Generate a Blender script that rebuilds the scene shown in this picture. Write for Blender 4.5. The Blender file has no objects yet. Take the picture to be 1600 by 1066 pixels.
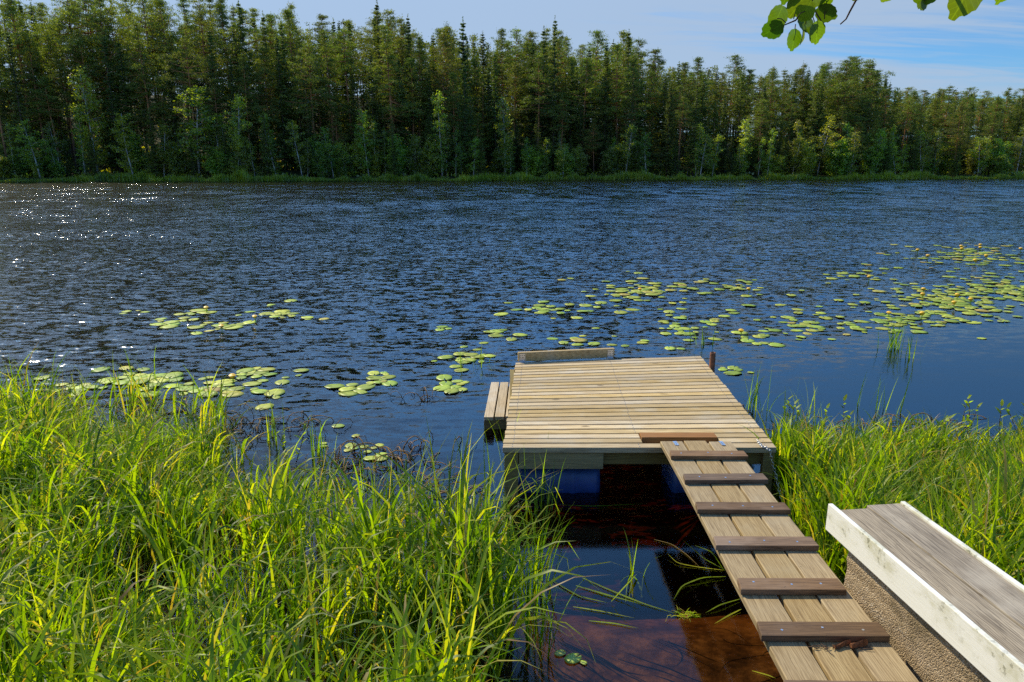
import bpy, bmesh, math, random
import numpy as np
from mathutils import Vector, Matrix
R = math.radians
random.seed(7)
rng = np.random.default_rng(11)
SC = bpy.context.scene
COL = SC.collection

# ------------------------------------------------------------------ camera
H = 2.35
FPX, CX, CY = 1100.0, 800.0, 533.0
PITCH = math.atan(275 / 1100)
cam_d = bpy.data.cameras.new('camera')
cam_d.sensor_width = 36.0
cam_d.lens = 36.0 * FPX / 1600.0
cam_d.clip_start = 0.05
cam_d.clip_end = 3000
cam = bpy.data.objects.new('camera', cam_d)
COL.objects.link(cam)
cam.location = (0, 0, H)
cam.rotation_euler = (math.pi / 2 - PITCH, 0, 0)
SC.camera = cam

# ------------------------------------------------------------------ light, sky
SUN_AZ, SUN_EL = R(-41), R(42)          # azimuth from +Y, negative to the left
SUN_STR, SKY_STR, EXPOSURE = 4.9, 0.135, 0.28
SC.view_settings.view_transform = 'Standard'
SC.view_settings.look = 'None'
SC.view_settings.exposure = EXPOSURE
SC.view_settings.gamma = 1
sd = Vector((math.sin(SUN_AZ) * math.cos(SUN_EL), math.cos(SUN_AZ) * math.cos(SUN_EL), math.sin(SUN_EL)))
sl = bpy.data.lights.new('sun', 'SUN')
sl.energy = SUN_STR
sl.angle = R(0.5)
sl.color = (1.0, 0.87, 0.62)
so = bpy.data.objects.new('sun', sl)
so.rotation_euler = (-sd).to_track_quat('-Z', 'Y').to_euler()
so.location = (-30, 40, 60)
COL.objects.link(so)
SC.cycles.max_bounces = 8
SC.cycles.diffuse_bounces = 3
SC.cycles.glossy_bounces = 3
SC.cycles.transmission_bounces = 4
SC.cycles.transparent_max_bounces = 12
SC.cycles.volume_bounces = 0
SC.cycles.use_denoising = False
SC.cycles.use_adaptive_sampling = False
SC.cycles.caustics_reflective = False
SC.cycles.caustics_refractive = False


class NT:
    """small helper for node trees"""
    def __init__(self, tree):
        self.t = tree
        self.n = tree.nodes
        self.n.clear()

    def add(self, typ, **kw):
        ins = kw.pop('ins', {})
        nd = self.n.new(typ)
        for k, v in kw.items():
            setattr(nd, k, v)
        for k, v in ins.items():
            self.set(nd, k, v)
        return nd

    def set(self, nd, k, v):
        s = nd.inputs[k]
        if isinstance(v, bpy.types.NodeSocket):
            self.t.links.new(v, s)
        elif isinstance(v, bpy.types.Node):
            self.t.links.new(v.outputs[0], s)
        else:
            s.default_value = v

    def math(self, op, a, b=None, c=None, clamp=False):
        nd = self.add('ShaderNodeMath', operation=op, use_clamp=clamp)
        self.set(nd, 0, a)
        if b is not None:
            self.set(nd, 1, b)
        if c is not None:
            self.set(nd, 2, c)
        return nd.outputs[0]

    def vmath(self, op, a, b=None):
        nd = self.add('ShaderNodeVectorMath', operation=op)
        self.set(nd, 0, a)
        if b is not None:
            self.set(nd, 1, b)
        return nd.outputs[0]

    def mix(self, f, a, b, blend='MIX'):
        nd = self.add('ShaderNodeMix', data_type='RGBA', blend_type=blend)
        self.set(nd, 0, f)
        self.set(nd, 6, a)
        self.set(nd, 7, b)
        return nd.outputs[2]

    def ramp(self, f, stops, interp='LINEAR'):
        nd = self.add('ShaderNodeValToRGB')
        cr = nd.color_ramp
        cr.interpolation = interp
        while len(cr.elements) < len(stops):
            cr.elements.new(0.5)
        for e, (p, c) in zip(cr.elements, stops):
            e.position = p
            e.color = c if len(c) == 4 else (*c, 1)
        self.set(nd, 0, f)
        return nd.outputs[0]

    def maprange(self, v, a, b, c=0.0, d=1.0, smooth=False):
        nd = self.add('ShaderNodeMapRange', interpolation_type='SMOOTHSTEP' if smooth else 'LINEAR')
        for i, x in enumerate((v, a, b, c, d)):
            self.set(nd, i, x)
        return nd.outputs[0]

    def noise(self, vec, scale, detail=3, rough=0.55, dist=0.0, color=False):
        nd = self.add('ShaderNodeTexNoise', ins={'Scale': scale, 'Detail': detail, 'Roughness': rough, 'Distortion': dist})
        if vec is not None:
            self.set(nd, 'Vector', vec)
        return nd.outputs[1 if color else 0]

    def scale(self, vec, s):
        return self.vmath('MULTIPLY', vec, s)


def new_mat(name):
    m = bpy.data.materials.new(name)
    m.use_nodes = True
    g = NT(m.node_tree)
    out = g.add('ShaderNodeOutputMaterial')
    return m, g, out


def rgb(r, g, b):
    return (r, g, b, 1.0)


# world: physical sky with high cirrus streaks and an added bright band higher up
W = bpy.data.worlds.new('World')
SC.world = W
W.use_nodes = True
g = NT(W.node_tree)
sky = g.add('ShaderNodeTexSky', sky_type='NISHITA')
sky.sun_disc = False
sky.sun_elevation = SUN_EL
sky.sun_rotation = SUN_AZ
sky.altitude = 100
sky.air_density = 1.0
sky.dust_density = 0.5
sky.ozone_density = 2.2
tc = g.add('ShaderNodeTexCoord')
d = tc.outputs['Generated']
sep = g.add('ShaderNodeSeparateXYZ', ins={0: d})
zc = g.math('MAXIMUM', sep.outputs[2], 0.03)
zz = g.math('ADD', zc, 0.12)
u = g.math('DIVIDE', sep.outputs[0], zz)
v = g.math('DIVIDE', sep.outputs[1], zz)
cv = g.add('ShaderNodeCombineXYZ', ins={0: u, 1: v, 2: 0.0})
mp = g.add('ShaderNodeMapping', ins={'Vector': cv.outputs[0], 'Rotation': (0, 0, R(-38)), 'Scale': (0.30, 1.7, 1)})
warp = g.noise(mp.outputs[0], 0.7, 4, 0.6, color=True)
pv = g.vmath('ADD', mp.outputs[0], g.scale(g.vmath('SUBTRACT', warp, (0.5, 0.5, 0.5)), (1.3, 1.3, 0)))
c1 = g.noise(pv, 1.1, 8, 0.62)
c2 = g.noise(g.vmath('ADD', cv.outputs[0], (7.0, 2.0, 0)), 0.28, 3, 0.5)
cl = g.math('ADD', g.math('MULTIPLY', c1, 1.7), g.math('SUBTRACT', g.math('MULTIPLY', c2, 0.5), 0.48))
# thin veil is thicker towards the left, clearer towards the right
side = g.math('ADD', g.math('MULTIPLY', sep.outputs[0], -0.42), 0.13)
cl = g.math('ADD', cl, side)
low = g.math('SUBTRACT', 1.0, g.maprange(sep.outputs[2], 0.05, 0.55, 0.0, 1.0))
cl = g.math('ADD', cl, g.math('MULTIPLY', g.math('SUBTRACT', low, 0.62), 0.5))
cf = g.maprange(cl, 0.50, 0.86, 0.0, 0.85, smooth=True)
skyc = g.mix(1.0, sky.outputs[0], rgb(0.33, 0.58, 0.82), 'MULTIPLY')
hi = g.maprange(sep.outputs[2], 0.16, 0.46, 0.0, 1.0, smooth=True)  # added brightening of the sky, mostly above the view, to lift the water's reflections
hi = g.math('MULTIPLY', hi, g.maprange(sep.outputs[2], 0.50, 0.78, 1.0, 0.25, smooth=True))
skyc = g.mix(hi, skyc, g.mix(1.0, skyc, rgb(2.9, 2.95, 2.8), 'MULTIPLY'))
mixc = g.mix(cf, skyc, rgb(2.6, 3.3, 4.3))
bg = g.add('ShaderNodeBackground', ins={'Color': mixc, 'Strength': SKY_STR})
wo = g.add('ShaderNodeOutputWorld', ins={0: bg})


# ------------------------------------------------------------------ helpers
def at(px, py, z=0.0):
    """where the sight line of a photograph pixel meets the level z"""
    a = (px - CX) / FPX
    b = -(py - CY) / FPX
    dx, dy, dz = a, math.cos(PITCH) + b * math.sin(PITCH), -math.sin(PITCH) + b * math.cos(PITCH)
    t = (z - H) / dz
    return Vector((dx * t, dy * t, z))


def along(px, py, y):
    """the point of a sight line at depth y"""
    a = (px - CX) / FPX
    b = -(py - CY) / FPX
    dx, dy, dz = a, math.cos(PITCH) + b * math.sin(PITCH), -math.sin(PITCH) + b * math.cos(PITCH)
    t = y / dy
    return Vector((dx * t, y, H + dz * t))


def link(o, parent=None):
    COL.objects.link(o)
    if parent is not None:
        o.parent = parent
    return o


def empty(name, loc=(0, 0, 0), rz=0.0):
    o = bpy.data.objects.new(name, None)
    o.empty_display_size = 0.1
    o.location = loc
    o.rotation_euler = (0, 0, rz)
    COL.objects.link(o)
    return o


def tag(o, label=None, cat=None, group=None, kind=None):
    if label:
        o['label'] = label
    if cat:
        o['category'] = cat
    if group:
        o['group'] = group
    if kind:
        o['kind'] = kind
    return o


def mesh_np(name, verts, quads=None, tris=None, mat=None, smooth=False, attr=None, uv=None):
    """mesh from numpy arrays; attr = dict name->per-vertex float"""
    me = bpy.data.meshes.new(name)
    verts = np.asarray(verts, dtype=np.float32)
    nq = 0 if quads is None else len(quads)
    ntr = 0 if tris is None else len(tris)
    me.vertices.add(len(verts))
    me.vertices.foreach_set('co', verts.ravel())
    loops = []
    starts = []
    tot = []
    if nq:
        q = np.asarray(quads, dtype=np.int32)
        loops.append(q.ravel())
        starts.append(np.arange(nq) * 4)
    if ntr:
        t = np.asarray(tris, dtype=np.int32)
        loops.append(t.ravel())
        starts.append(nq * 4 + np.arange(ntr) * 3)
    lp = np.concatenate(loops)
    me.loops.add(len(lp))
    me.loops.foreach_set('vertex_index', lp)
    me.polygons.add(nq + ntr)
    me.polygons.foreach_set('loop_start', np.concatenate(starts).astype(np.int32))
    if smooth:
        me.polygons.foreach_set('use_smooth', np.ones(nq + ntr, dtype=bool))
    me.update(calc_edges=True)
    if attr:
        for k, a in attr.items():
            at_ = me.attributes.new(k, 'FLOAT', 'POINT')
            at_.data.foreach_set('value', np.asarray(a, dtype=np.float32))
    if mat:
        me.materials.append(mat)
    return me


def obj_from(name, me, parent=None, loc=(0, 0, 0)):
    o = bpy.data.objects.new(name, me)
    o.location = loc
    return link(o, parent)


def bm_obj(name, bm, mat, parent=None, smooth=False):
    me = bpy.data.meshes.new(name)
    bmesh.ops.recalc_face_normals(bm, faces=bm.faces)
    bm.to_mesh(me)
    bm.free()
    if smooth:
        for p in me.polygons:
            p.use_smooth = True
    me.materials.append(mat)
    o = bpy.data.objects.new(name, me)
    return link(o, parent)


def add_slab(bm, top, th, bev=0.004, jit=0.0):
    """board: four top corners (counter-clockwise from above) and a thickness downwards"""
    t = [bm.verts.new(Vector(c) + Vector((random.uniform(-jit, jit), random.uniform(-jit, jit), 0))) for c in top]
    b = [bm.verts.new(v.co - Vector((0, 0, th))) for v in t]
    fs = [bm.faces.new(t), bm.faces.new(b[::-1])]
    for i in range(4):
        j = (i + 1) % 4
        fs.append(bm.faces.new((t[j], t[i], b[i], b[j])))
    if bev:
        es = list({e for f in fs for e in f.edges})
        bmesh.ops.bevel(bm, geom=es, offset=bev, segments=2, affect='EDGES', profile=0.6)


def add_box(bm, lo, hi, bev=0.003):
    x0, y0, z0 = lo
    x1, y1, z1 = hi
    add_slab(bm, [(x0, y0, z1), (x1, y0, z1), (x1, y1, z1), (x0, y1, z1)], z1 - z0, bev)


def tube_np(pts, rad, n=6, cap=True):
    """tube along points -> verts, quads, tris"""
    pts = np.asarray(pts, dtype=float)
    k = len(pts)
    rad = np.broadcast_to(np.asarray(rad, dtype=float), (k,))
    tan = np.gradient(pts, axis=0)
    tan /= np.linalg.norm(tan, axis=1)[:, None] + 1e-9
    ref = np.array([0.31, 0.77, 0.55]) if abs(tan[0] @ np.array([0.31, 0.77, 0.55])) < 0.9 else np.array([1.0, 0, 0])
    a = np.cross(tan, ref)
    a /= np.linalg.norm(a, axis=1)[:, None] + 1e-9
    b = np.cross(tan, a)
    th = np.linspace(0, 2 * np.pi, n, endpoint=False)
    V = pts[:, None] + rad[:, None, None] * (np.cos(th)[None, :, None] * a[:, None] + np.sin(th)[None, :, None] * b[:, None])
    V = V.reshape(-1, 3)
    q = []
    for i in range(k - 1):
        for j in range(n):
            q.append((i * n + j, i * n + (j + 1) % n, (i + 1) * n + (j + 1) % n, (i + 1) * n + j))
    tr = []
    if cap:
        V = np.vstack([V, pts[:1], pts[-1:]])
        for j in range(n):
            tr.append((k * n, (j + 1) % n, j))
            tr.append((k * n + 1, (k - 1) * n + j, (k - 1) * n + (j + 1) % n))
    return V, q, tr


class MB:
    """collects pieces into one mesh"""
    def __init__(self):
        self.v, self.q, self.t, self.a, self.n = [], [], [], [], 0

    def add(self, v, q=None, t=None, a=0.0):
        v = np.asarray(v, dtype=float).reshape(-1, 3)
        self.v.append(v)
        if q is not None and len(q):
            self.q.append(np.asarray(q, dtype=int).reshape(-1, 4) + self.n)
        if t is not None and len(t):
            self.t.append(np.asarray(t, dtype=int).reshape(-1, 3) + self.n)
        self.a.append(np.broadcast_to(np.asarray(a, dtype=float), (len(v),)))
        self.n += len(v)

    def tube(self, pts, rad, n=6, a=0.0):
        self.add(*tube_np(pts, rad, n), a=a)

    def mesh(self, name, mat, smooth=False):
        return mesh_np(name, np.vstack(self.v), np.vstack(self.q) if self.q else None,
                       np.vstack(self.t) if self.t else None, mat, smooth, {'tint': np.concatenate(self.a)})

    def build(self, name, mat, parent=None, smooth=False, loc=(0, 0, 0)):
        return obj_from(name, self.mesh(name, mat, smooth), parent, loc)


def sstep(x, a, b):
    t = np.clip((np.asarray(x, dtype=float) - a) / (b - a), 0, 1)
    return t * t * (3 - 2 * t)


# ------------------------------------------------------------------ materials
def wood(name, axis, cols, grain=1.0, dark=0.35, knots=True, rough=0.72, paint=None, ring=True, spec=0.25, bvar=1.0):
    """sawn timber: cols = (light, mid, dark line) ; axis along the grain"""
    m, g, out = new_mat(name)
    tc = g.add('ShaderNodeTexCoord')
    oi = g.add('ShaderNodeObjectInfo')
    rv = g.add('ShaderNodeCombineXYZ', ins={0: g.math('MULTIPLY', oi.outputs['Random'], 37.0),
                                            1: g.math('MULTIPLY', oi.outputs['Random'], 91.0),
                                            2: g.math('MULTIPLY', oi.outputs['Random'], 53.0)})
    base = g.vmath('ADD', tc.outputs['Object'], rv.outputs[0])
    s_long, s_x = 1.3, 14.0
    sc = [s_x, s_x, s_x]
    sc['xyz'.index(axis)] = s_long
    p = g.scale(base, tuple(sc))
    big = g.noise(g.scale(base, tuple(x * 0.22 for x in sc)), 1.0, 3, 0.55)
    fib = g.noise(g.scale(base, tuple((x * 9 if x > 5 else x * 4) for x in sc)), 1.0, 4, 0.6)
    med = g.noise(p, 1.0, 5, 0.62, 0.6)
    c = g.mix(g.maprange(med, 0.3, 0.7), cols[0], cols[1])
    c = g.mix(g.math('MULTIPLY', g.maprange(fib, 0.45, 0.72), 0.75), c, cols[2])
    if ring:
        wv = g.add('ShaderNodeTexWave', wave_type='BANDS', bands_direction='Y' if axis == 'x' else 'X', wave_profile='SIN')
        sc2 = [1.0, 1.0, 1.0]
        sc2['xyz'.index(axis)] = 0.10
        g.set(wv, 'Vector', g.scale(base, tuple(sc2)))
        for k, v in (('Scale', 26.0 * grain), ('Distortion', 9.0), ('Detail', 2.0), ('Detail Scale', 1.6), ('Detail Roughness', 0.5)):
            g.set(wv, k, v)
        rl = g.math('POWER', wv.outputs['Fac'], 3.0)
        c = g.mix(g.math('MULTIPLY', rl, dark), c, cols[2])
    if knots:
        vo = g.add('ShaderNodeTexVoronoi', feature='F1', ins={'Scale': 1.0})
        sc3 = [7.0, 7.0, 7.0]
        sc3['xyz'.index(axis)] = 3.2
        g.set(vo, 'Vector', g.vmath('ADD', g.scale(base, tuple(sc3)), g.scale(g.noise(base, 9, 2, color=True), (0.25, 0.25, 0.25))))
        kn = g.math('MULTIPLY', g.maprange(vo.outputs['Distance'], 0.16, 0.07, 0.0, 1.0, smooth=True),
                    g.math('GREATER_THAN', g.noise(base, 2.3, 1), 0.54))
        c = g.mix(g.math('MULTIPLY', kn, 0.7), c, rgb(*[x * 0.55 for x in cols[2][:3]]))
    # weathering: greyer patches, dirt specks and a change from board to board
    wz = g.noise(base, 3.1, 4, 0.6)
    c = g.mix(g.math('MULTIPLY', g.maprange(wz, 0.48, 0.72, smooth=True), 0.5), c, cols[3])
    sp = g.noise(base, 85.0, 2, 0.6)
    c = g.mix(g.math('MULTIPLY', g.math('GREATER_THAN', sp, 0.705), 0.55), c, rgb(0.05, 0.04, 0.03))
    hv = g.add('ShaderNodeHueSaturation', ins={'Color': c, 'Saturation': g.math('ADD', 0.98 - .16 * bvar, g.math('MULTIPLY', oi.outputs['Random'], 0.32 * bvar)),
                                               'Value': g.math('ADD', 0.97 - .21 * bvar, g.math('MULTIPLY', g.math('FRACT', g.math('MULTIPLY', oi.outputs['Random'], 17.3)), 0.42 * bvar))})
    c = hv.outputs[0]
    hgt = g.math('ADD', g.math('MULTIPLY', fib, 0.6), g.math('MULTIPLY', med, 0.4))
    if paint is not None:
        pn = g.noise(g.scale(base, tuple((x * 0.9 if x > 5 else x * 2.5) for x in sc)), 1.0, 6, 0.7)
        pf = g.maprange(pn, 0.665, 0.70)
        sn = g.noise(g.scale(base, (5, 5, 9)), 1.0, 5, 0.65)
        sz = g.add('ShaderNodeSeparateXYZ', ins={0: tc.outputs['Object']})
        st = g.math('MULTIPLY', g.maprange(sn, 0.43, 0.66, smooth=True), g.maprange(sz.outputs[2], 0.655, 0.745))
        pc = g.mix(g.math('MULTIPLY', st, 0.6), paint, rgb(0.40, 0.37, 0.17))
        sn2 = g.noise(base, 38, 3, 0.6)
        pc = g.mix(g.math('MULTIPLY', g.math('MULTIPLY', g.math('GREATER_THAN', sn2, 0.60), st), 0.7), pc, rgb(0.10, 0.10, 0.05))
        c = g.mix(pf, pc, c)
    bp = g.add('ShaderNodeBump', ins={'Strength': 0.35, 'Distance': 0.004, 'Height': hgt})
    b = g.add('ShaderNodeBsdfPrincipled', ins={'Base Color': c, 'Roughness': rough, 'Specular IOR Level': spec, 'Normal': bp})
    g.set(out, 0, b)
    return m


M = {}
M['deck'] = wood('deck_wood', 'x', (rgb(0.64, 0.49, 0.26), rgb(0.49, 0.355, 0.17), rgb(0.22, 0.145, 0.06), rgb(0.50, 0.45, 0.35)), 1.0, 0.38)
M['deck_green'] = wood('treated_wood', 'x', (rgb(0.30, 0.23, 0.09), rgb(0.22, 0.17, 0.065), rgb(0.10, 0.075, 0.03), rgb(0.22, 0.2, 0.10)), 1.0, 0.35)
M['joist'] = wood('treated_joist', 'y', (rgb(0.30, 0.23, 0.09), rgb(0.22, 0.17, 0.065), rgb(0.10, 0.075, 0.03), rgb(0.22, 0.2, 0.10)), 1.0, 0.35)
M['step'] = wood('step_wood', 'y', (rgb(0.52, 0.42, 0.28), rgb(0.42, 0.33, 0.21), rgb(0.20, 0.15, 0.09), rgb(0.45, 0.42, 0.36)), 1.0, 0.3)
M['ramp'] = wood('ramp_wood', 'y', (rgb(0.44, 0.335, 0.18), rgb(0.35, 0.255, 0.13), rgb(0.17, 0.11, 0.048), rgb(0.39, 0.32, 0.20)), 1.25, 0.55, bvar=0.5)
M['cleat'] = wood('cleat_wood', 'x', (rgb(0.25, 0.155, 0.083), rgb(0.165, 0.10, 0.055), rgb(0.045, 0.026, 0.016), rgb(0.26, 0.185, 0.13)), 1.4, 0.5, knots=False)
M['newwood'] = wood('reddish_wood', 'x', (rgb(0.36, 0.185, 0.075), rgb(0.28, 0.135, 0.05), rgb(0.13, 0.06, 0.025), rgb(0.30, 0.18, 0.09)), 1.0, 0.35)
M['grey'] = wood('weathered_wood', 'y', (rgb(0.44, 0.365, 0.255), rgb(0.27, 0.215, 0.145), rgb(0.07, 0.052, 0.036), rgb(0.47, 0.41, 0.31)), 1.3, 0.6)
M['white'] = wood('white_paint_wood', 'y', (rgb(0.33, 0.28, 0.22), rgb(0.24, 0.2, 0.15), rgb(0.10, 0.08, 0.06), rgb(0.40, 0.38, 0.35)), 1.2, 0.4,
                  rough=0.5, paint=rgb(0.78, 0.77, 0.70), spec=0.4)


def simple(name, col, rough=0.6, metal=0.0, var=0.25, vscale=20.0, spec=0.5, bump=0.15, col2=None):
    m, g, out = new_mat(name)
    tc = g.add('ShaderNodeTexCoord')
    n = g.noise(tc.outputs['Object'], vscale, 5, 0.62)
    c2 = col2 or rgb(*[x * (1 - var) for x in col[:3]])
    c = g.mix(g.maprange(n, 0.35, 0.68), col, c2)
    bp = g.add('ShaderNodeBump', ins={'Strength': bump, 'Distance': 0.01, 'Height': n})
    b = g.add('ShaderNodeBsdfPrincipled', ins={'Base Color': c, 'Roughness': rough, 'Metallic': metal, 'Specular IOR Level': spec, 'Normal': bp})
    g.set(out, 0, b)
    return m


M['zinc'] = simple('galvanised_steel', rgb(0.62, 0.64, 0.66), 0.38, 0.85, 0.35, 60)
M['screw'] = simple('screw_steel', rgb(0.35, 0.34, 0.33), 0.4, 0.8)
M['rust'] = simple('rusty_steel', rgb(0.22, 0.085, 0.035), 0.85, 0.1, 0.5, 30, col2=rgb(0.09, 0.04, 0.022))
M['barrel'] = simple('blue_plastic', rgb(0.014, 0.065, 0.25), 0.42, 0, 0.35, 9, 0.5, 0.05)
M['bark'] = simple('bark_flake', rgb(0.26, 0.105, 0.045), 0.9, 0, 0.6, 60, 0.2, 0.5)
M['dead'] = simple('dead_stem', rgb(0.34, 0.20, 0.075), 0.8, 0, 0.6, 14, 0.2, 0.1)
M['twig'] = simple('twig_bark', rgb(0.10, 0.062, 0.04), 0.8, 0, 0.4, 30, 0.2, 0.2)
M['petal'] = simple('yellow_petal', rgb(0.85, 0.50, 0.015), 0.5, 0, 0.2, 40)
M['aspen_bark'] = simple('aspen_bark', rgb(0.30, 0.30, 0.24), 0.85, 0, 0.6, 7, 0.2, 0.4)

# aggregate concrete
m, g, out = new_mat('pebbled_concrete')
tc = g.add('ShaderNodeTexCoord')
vo = g.add('ShaderNodeTexVoronoi', ins={'Scale': 165.0, 'Vector': tc.outputs['Object']})
sepc = g.add('ShaderNodeSeparateColor', ins={0: vo.outputs['Color']})
peb = g.ramp(sepc.outputs[0], [(0.0, (0.05, 0.04, 0.03)), (0.3, (0.19, 0.135, 0.08)), (0.6, (0.38, 0.28, 0.17)), (0.85, (0.55, 0.44, 0.30)), (1.0, (0.62, 0.55, 0.45))])
edge = g.maprange(vo.outputs['Distance'], 0.25, 0.62)
c = g.mix(edge, peb, rgb(0.36, 0.27, 0.165))
n = g.noise(tc.outputs['Object'], 5.0, 5, 0.6)
c = g.mix(g.math('MULTIPLY', g.maprange(n, 0.5, 0.7), 0.6), c, rgb(0.50, 0.38, 0.26))
n2 = g.noise(tc.outputs['Object'], 2.6, 4, 0.6)
c = g.mix(g.math('MULTIPLY', g.maprange(n2, 0.54, 0.7), 0.75), c, rgb(0.09, 0.07, 0.03))
hh = g.math('SUBTRACT', 1.0, vo.outputs['Distance'])
bp = g.add('ShaderNodeBump', ins={'Strength': 0.9, 'Distance': 0.006, 'Height': hh})
b = g.add('ShaderNodeBsdfPrincipled', ins={'Base Color': c, 'Roughness': 0.85, 'Specular IOR Level': 0.25, 'Normal': bp})
g.set(out, 0, b)
M['concrete'] = m


def leafmat(name, cols, transl=0.5, veins=False, rough=0.45, spec=0.35, tcol=None, attr='tint', hvar=0.3, objvar=0.25, nscale=0.35, gloss=0.06):
    """leaf: diffuse + translucent + gloss, colour ramp over a per-leaf attribute"""
    m, g, out = new_mat(name)
    a = g.add('ShaderNodeAttribute', attribute_name=attr)
    oi = g.add('ShaderNodeObjectInfo')
    c = g.ramp(a.outputs['Fac'], cols)
    tc = g.add('ShaderNodeTexCoord')
    n = g.noise(tc.outputs['Object'], nscale, 3, 0.6)
    val = g.math('ADD', 1.0 - hvar * 0.5, g.math('MULTIPLY', n, hvar))
    if veins:
        sp = g.add('ShaderNodeSeparateXYZ', ins={0: tc.outputs['Object']})
        ay = g.math('ABSOLUTE', sp.outputs[1])
        mid = g.maprange(ay, 0.015, 0.045, 1.0, 0.0)
        wv = g.math('SINE', g.math('MULTIPLY', g.math('SUBTRACT', sp.outputs[0], g.math('MULTIPLY', ay, 0.8)), 19.0))
        sv = g.maprange(wv, 0.90, 1.0, 0.0, 0.6)
        val = g.math('ADD', val, g.math('MULTIPLY', g.math('MAXIMUM', mid, sv), 0.55))
    val = g.math('MULTIPLY', val, g.math('ADD', 1.0 - objvar * 0.5, g.math('MULTIPLY', oi.outputs['Random'], objvar)))
    hs = g.add('ShaderNodeHueSaturation', ins={'Color': c, 'Value': val,
                                               'Hue': g.math('ADD', 0.5 - objvar * 0.04, g.math('MULTIPLY', g.math('FRACT', g.math('MULTIPLY', oi.outputs['Random'], 7.7)), objvar * 0.08))})
    c = hs.outputs[0]
    tcv = g.mix(1.0, c, tcol or rgb(1.5, 1.45, 0.5), 'MULTIPLY')
    df = g.add('ShaderNodeBsdfDiffuse', ins={0: c})
    tr = g.add('ShaderNodeBsdfTranslucent', ins={0: tcv})
    mx = g.add('ShaderNodeMixShader', ins={0: transl, 1: df.outputs[0], 2: tr.outputs[0]})
    gl = g.add('ShaderNodeBsdfGlossy', ins={0: rgb(1, 1, 1), 'Roughness': rough})
    mx2 = g.add('ShaderNodeMixShader', ins={0: gloss, 1: mx.outputs[0], 2: gl.outputs[0]})
    g.set(out, 0, mx2)
    return m


M['grass'] = leafmat('sedge_leaf', [(0.0, (0.045, 0.10, 0.004)), (0.35, (0.115, 0.205, 0.008)), (0.7, (0.25, 0.33, 0.014)), (0.86, (0.36, 0.38, 0.03)), (0.94, (0.34, 0.27, 0.09)), (1.0, (0.24, 0.15, 0.06))],
                     0.58, 0.42, tcol=rgb(2.0, 1.95, 0.24), hvar=0.55, nscale=1.6, gloss=0.018, objvar=0.0)
M['pad'] = leafmat('lily_leaf', [(0.0, (0.19, 0.29, 0.03)), (0.5, (0.29, 0.37, 0.045)), (0.85, (0.38, 0.42, 0.06)), (1.0, (0.38, 0.29, 0.06))],
                   0.12, 0.3, hvar=0.4, nscale=6.0, objvar=0.5, gloss=0.05)
M['aspen'] = leafmat('aspen_leaf', veins=True, cols=[(0.0, (0.045, 0.105, 0.008)), (1.0, (0.10, 0.185, 0.016))], transl=0.5, rough=0.3, hvar=0.5, nscale=3.0, objvar=0.5, gloss=0.05, tcol=rgb(2.1, 1.8, 0.2))
M['pine'] = leafmat('pine_needle', [(0.0, (0.042, 0.068, 0.008)), (0.5, (0.125, 0.175, 0.020)), (1.0, (0.25, 0.295, 0.035))], 0.48, 0.6, hvar=0.6, nscale=0.35, objvar=0.45, gloss=0.03)
M['spruce'] = leafmat('spruce_needle', [(0.0, (0.03, 0.055, 0.008)), (0.5, (0.085, 0.13, 0.016)), (1.0, (0.17, 0.225, 0.026))], 0.45, 0.6, hvar=0.6, nscale=0.35, objvar=0.45, gloss=0.03)
M['birch'] = leafmat('birch_leaf', [(0.0, (0.085, 0.15, 0.010)), (0.5, (0.20, 0.29, 0.02)), (1.0, (0.36, 0.44, 0.04))], 0.62, 0.45, tcol=rgb(1.8, 1.65, 0.45), hvar=0.7, nscale=0.6, objvar=0.7, gloss=0.05)
M['shore'] = leafmat('shore_sedge', [(0.0, (0.10, 0.16, 0.012)), (0.5, (0.24, 0.33, 0.02)), (1.0, (0.42, 0.46, 0.03))], 0.45, 0.5, hvar=0.9, nscale=0.08, objvar=0.0, gloss=0.04)

# trunks
def trunkmat(name, low, high, z0, z1, spots=None):
    m, g, out = new_mat(name)
    tc = g.add('ShaderNodeTexCoord')
    sp = g.add('ShaderNodeSeparateXYZ', ins={0: tc.outputs['Generated']})
    c = g.mix(g.maprange(sp.outputs[2], z0, z1), low, high)
    n = g.noise(g.scale(tc.outputs['Object'], (6, 6, 1.6)), 1.0, 4, 0.6)
    c = g.mix(g.maprange(n, 0.42, 0.66), c, g.mix(1.0, c, spots or rgb(0.5, 0.45, 0.42), 'MULTIPLY'))
    b = g.add('ShaderNodeBsdfPrincipled', ins={'Base Color': c, 'Roughness': 0.9, 'Specular IOR Level': 0.15})
    g.set(out, 0, b)
    return m


M['pine_trunk'] = trunkmat('pine_bark', rgb(0.12, 0.085, 0.065), rgb(0.46, 0.21, 0.09), 0.15, 0.45)
M['spruce_trunk'] = trunkmat('spruce_bark', rgb(0.10, 0.08, 0.065), rgb(0.12, 0.09, 0.07), 0.2, 0.5)
M['birch_trunk'] = trunkmat('birch_bark', rgb(0.30, 0.28, 0.25), rgb(0.50, 0.48, 0.44), 0.05, 0.3, rgb(0.25, 0.24, 0.22))

# ------------------------------------------------------------------ the setting: ground under and round the lake
def shore_y(x):
    x = np.asarray(x, dtype=float)
    return 107 + 0.13 * (x + 75) + 1.6 * np.sin(x * 0.071 + 1.0) + 1.1 * np.sin(x * 0.19) + 0.5 * np.sin(x * 0.47 + 2)


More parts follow.
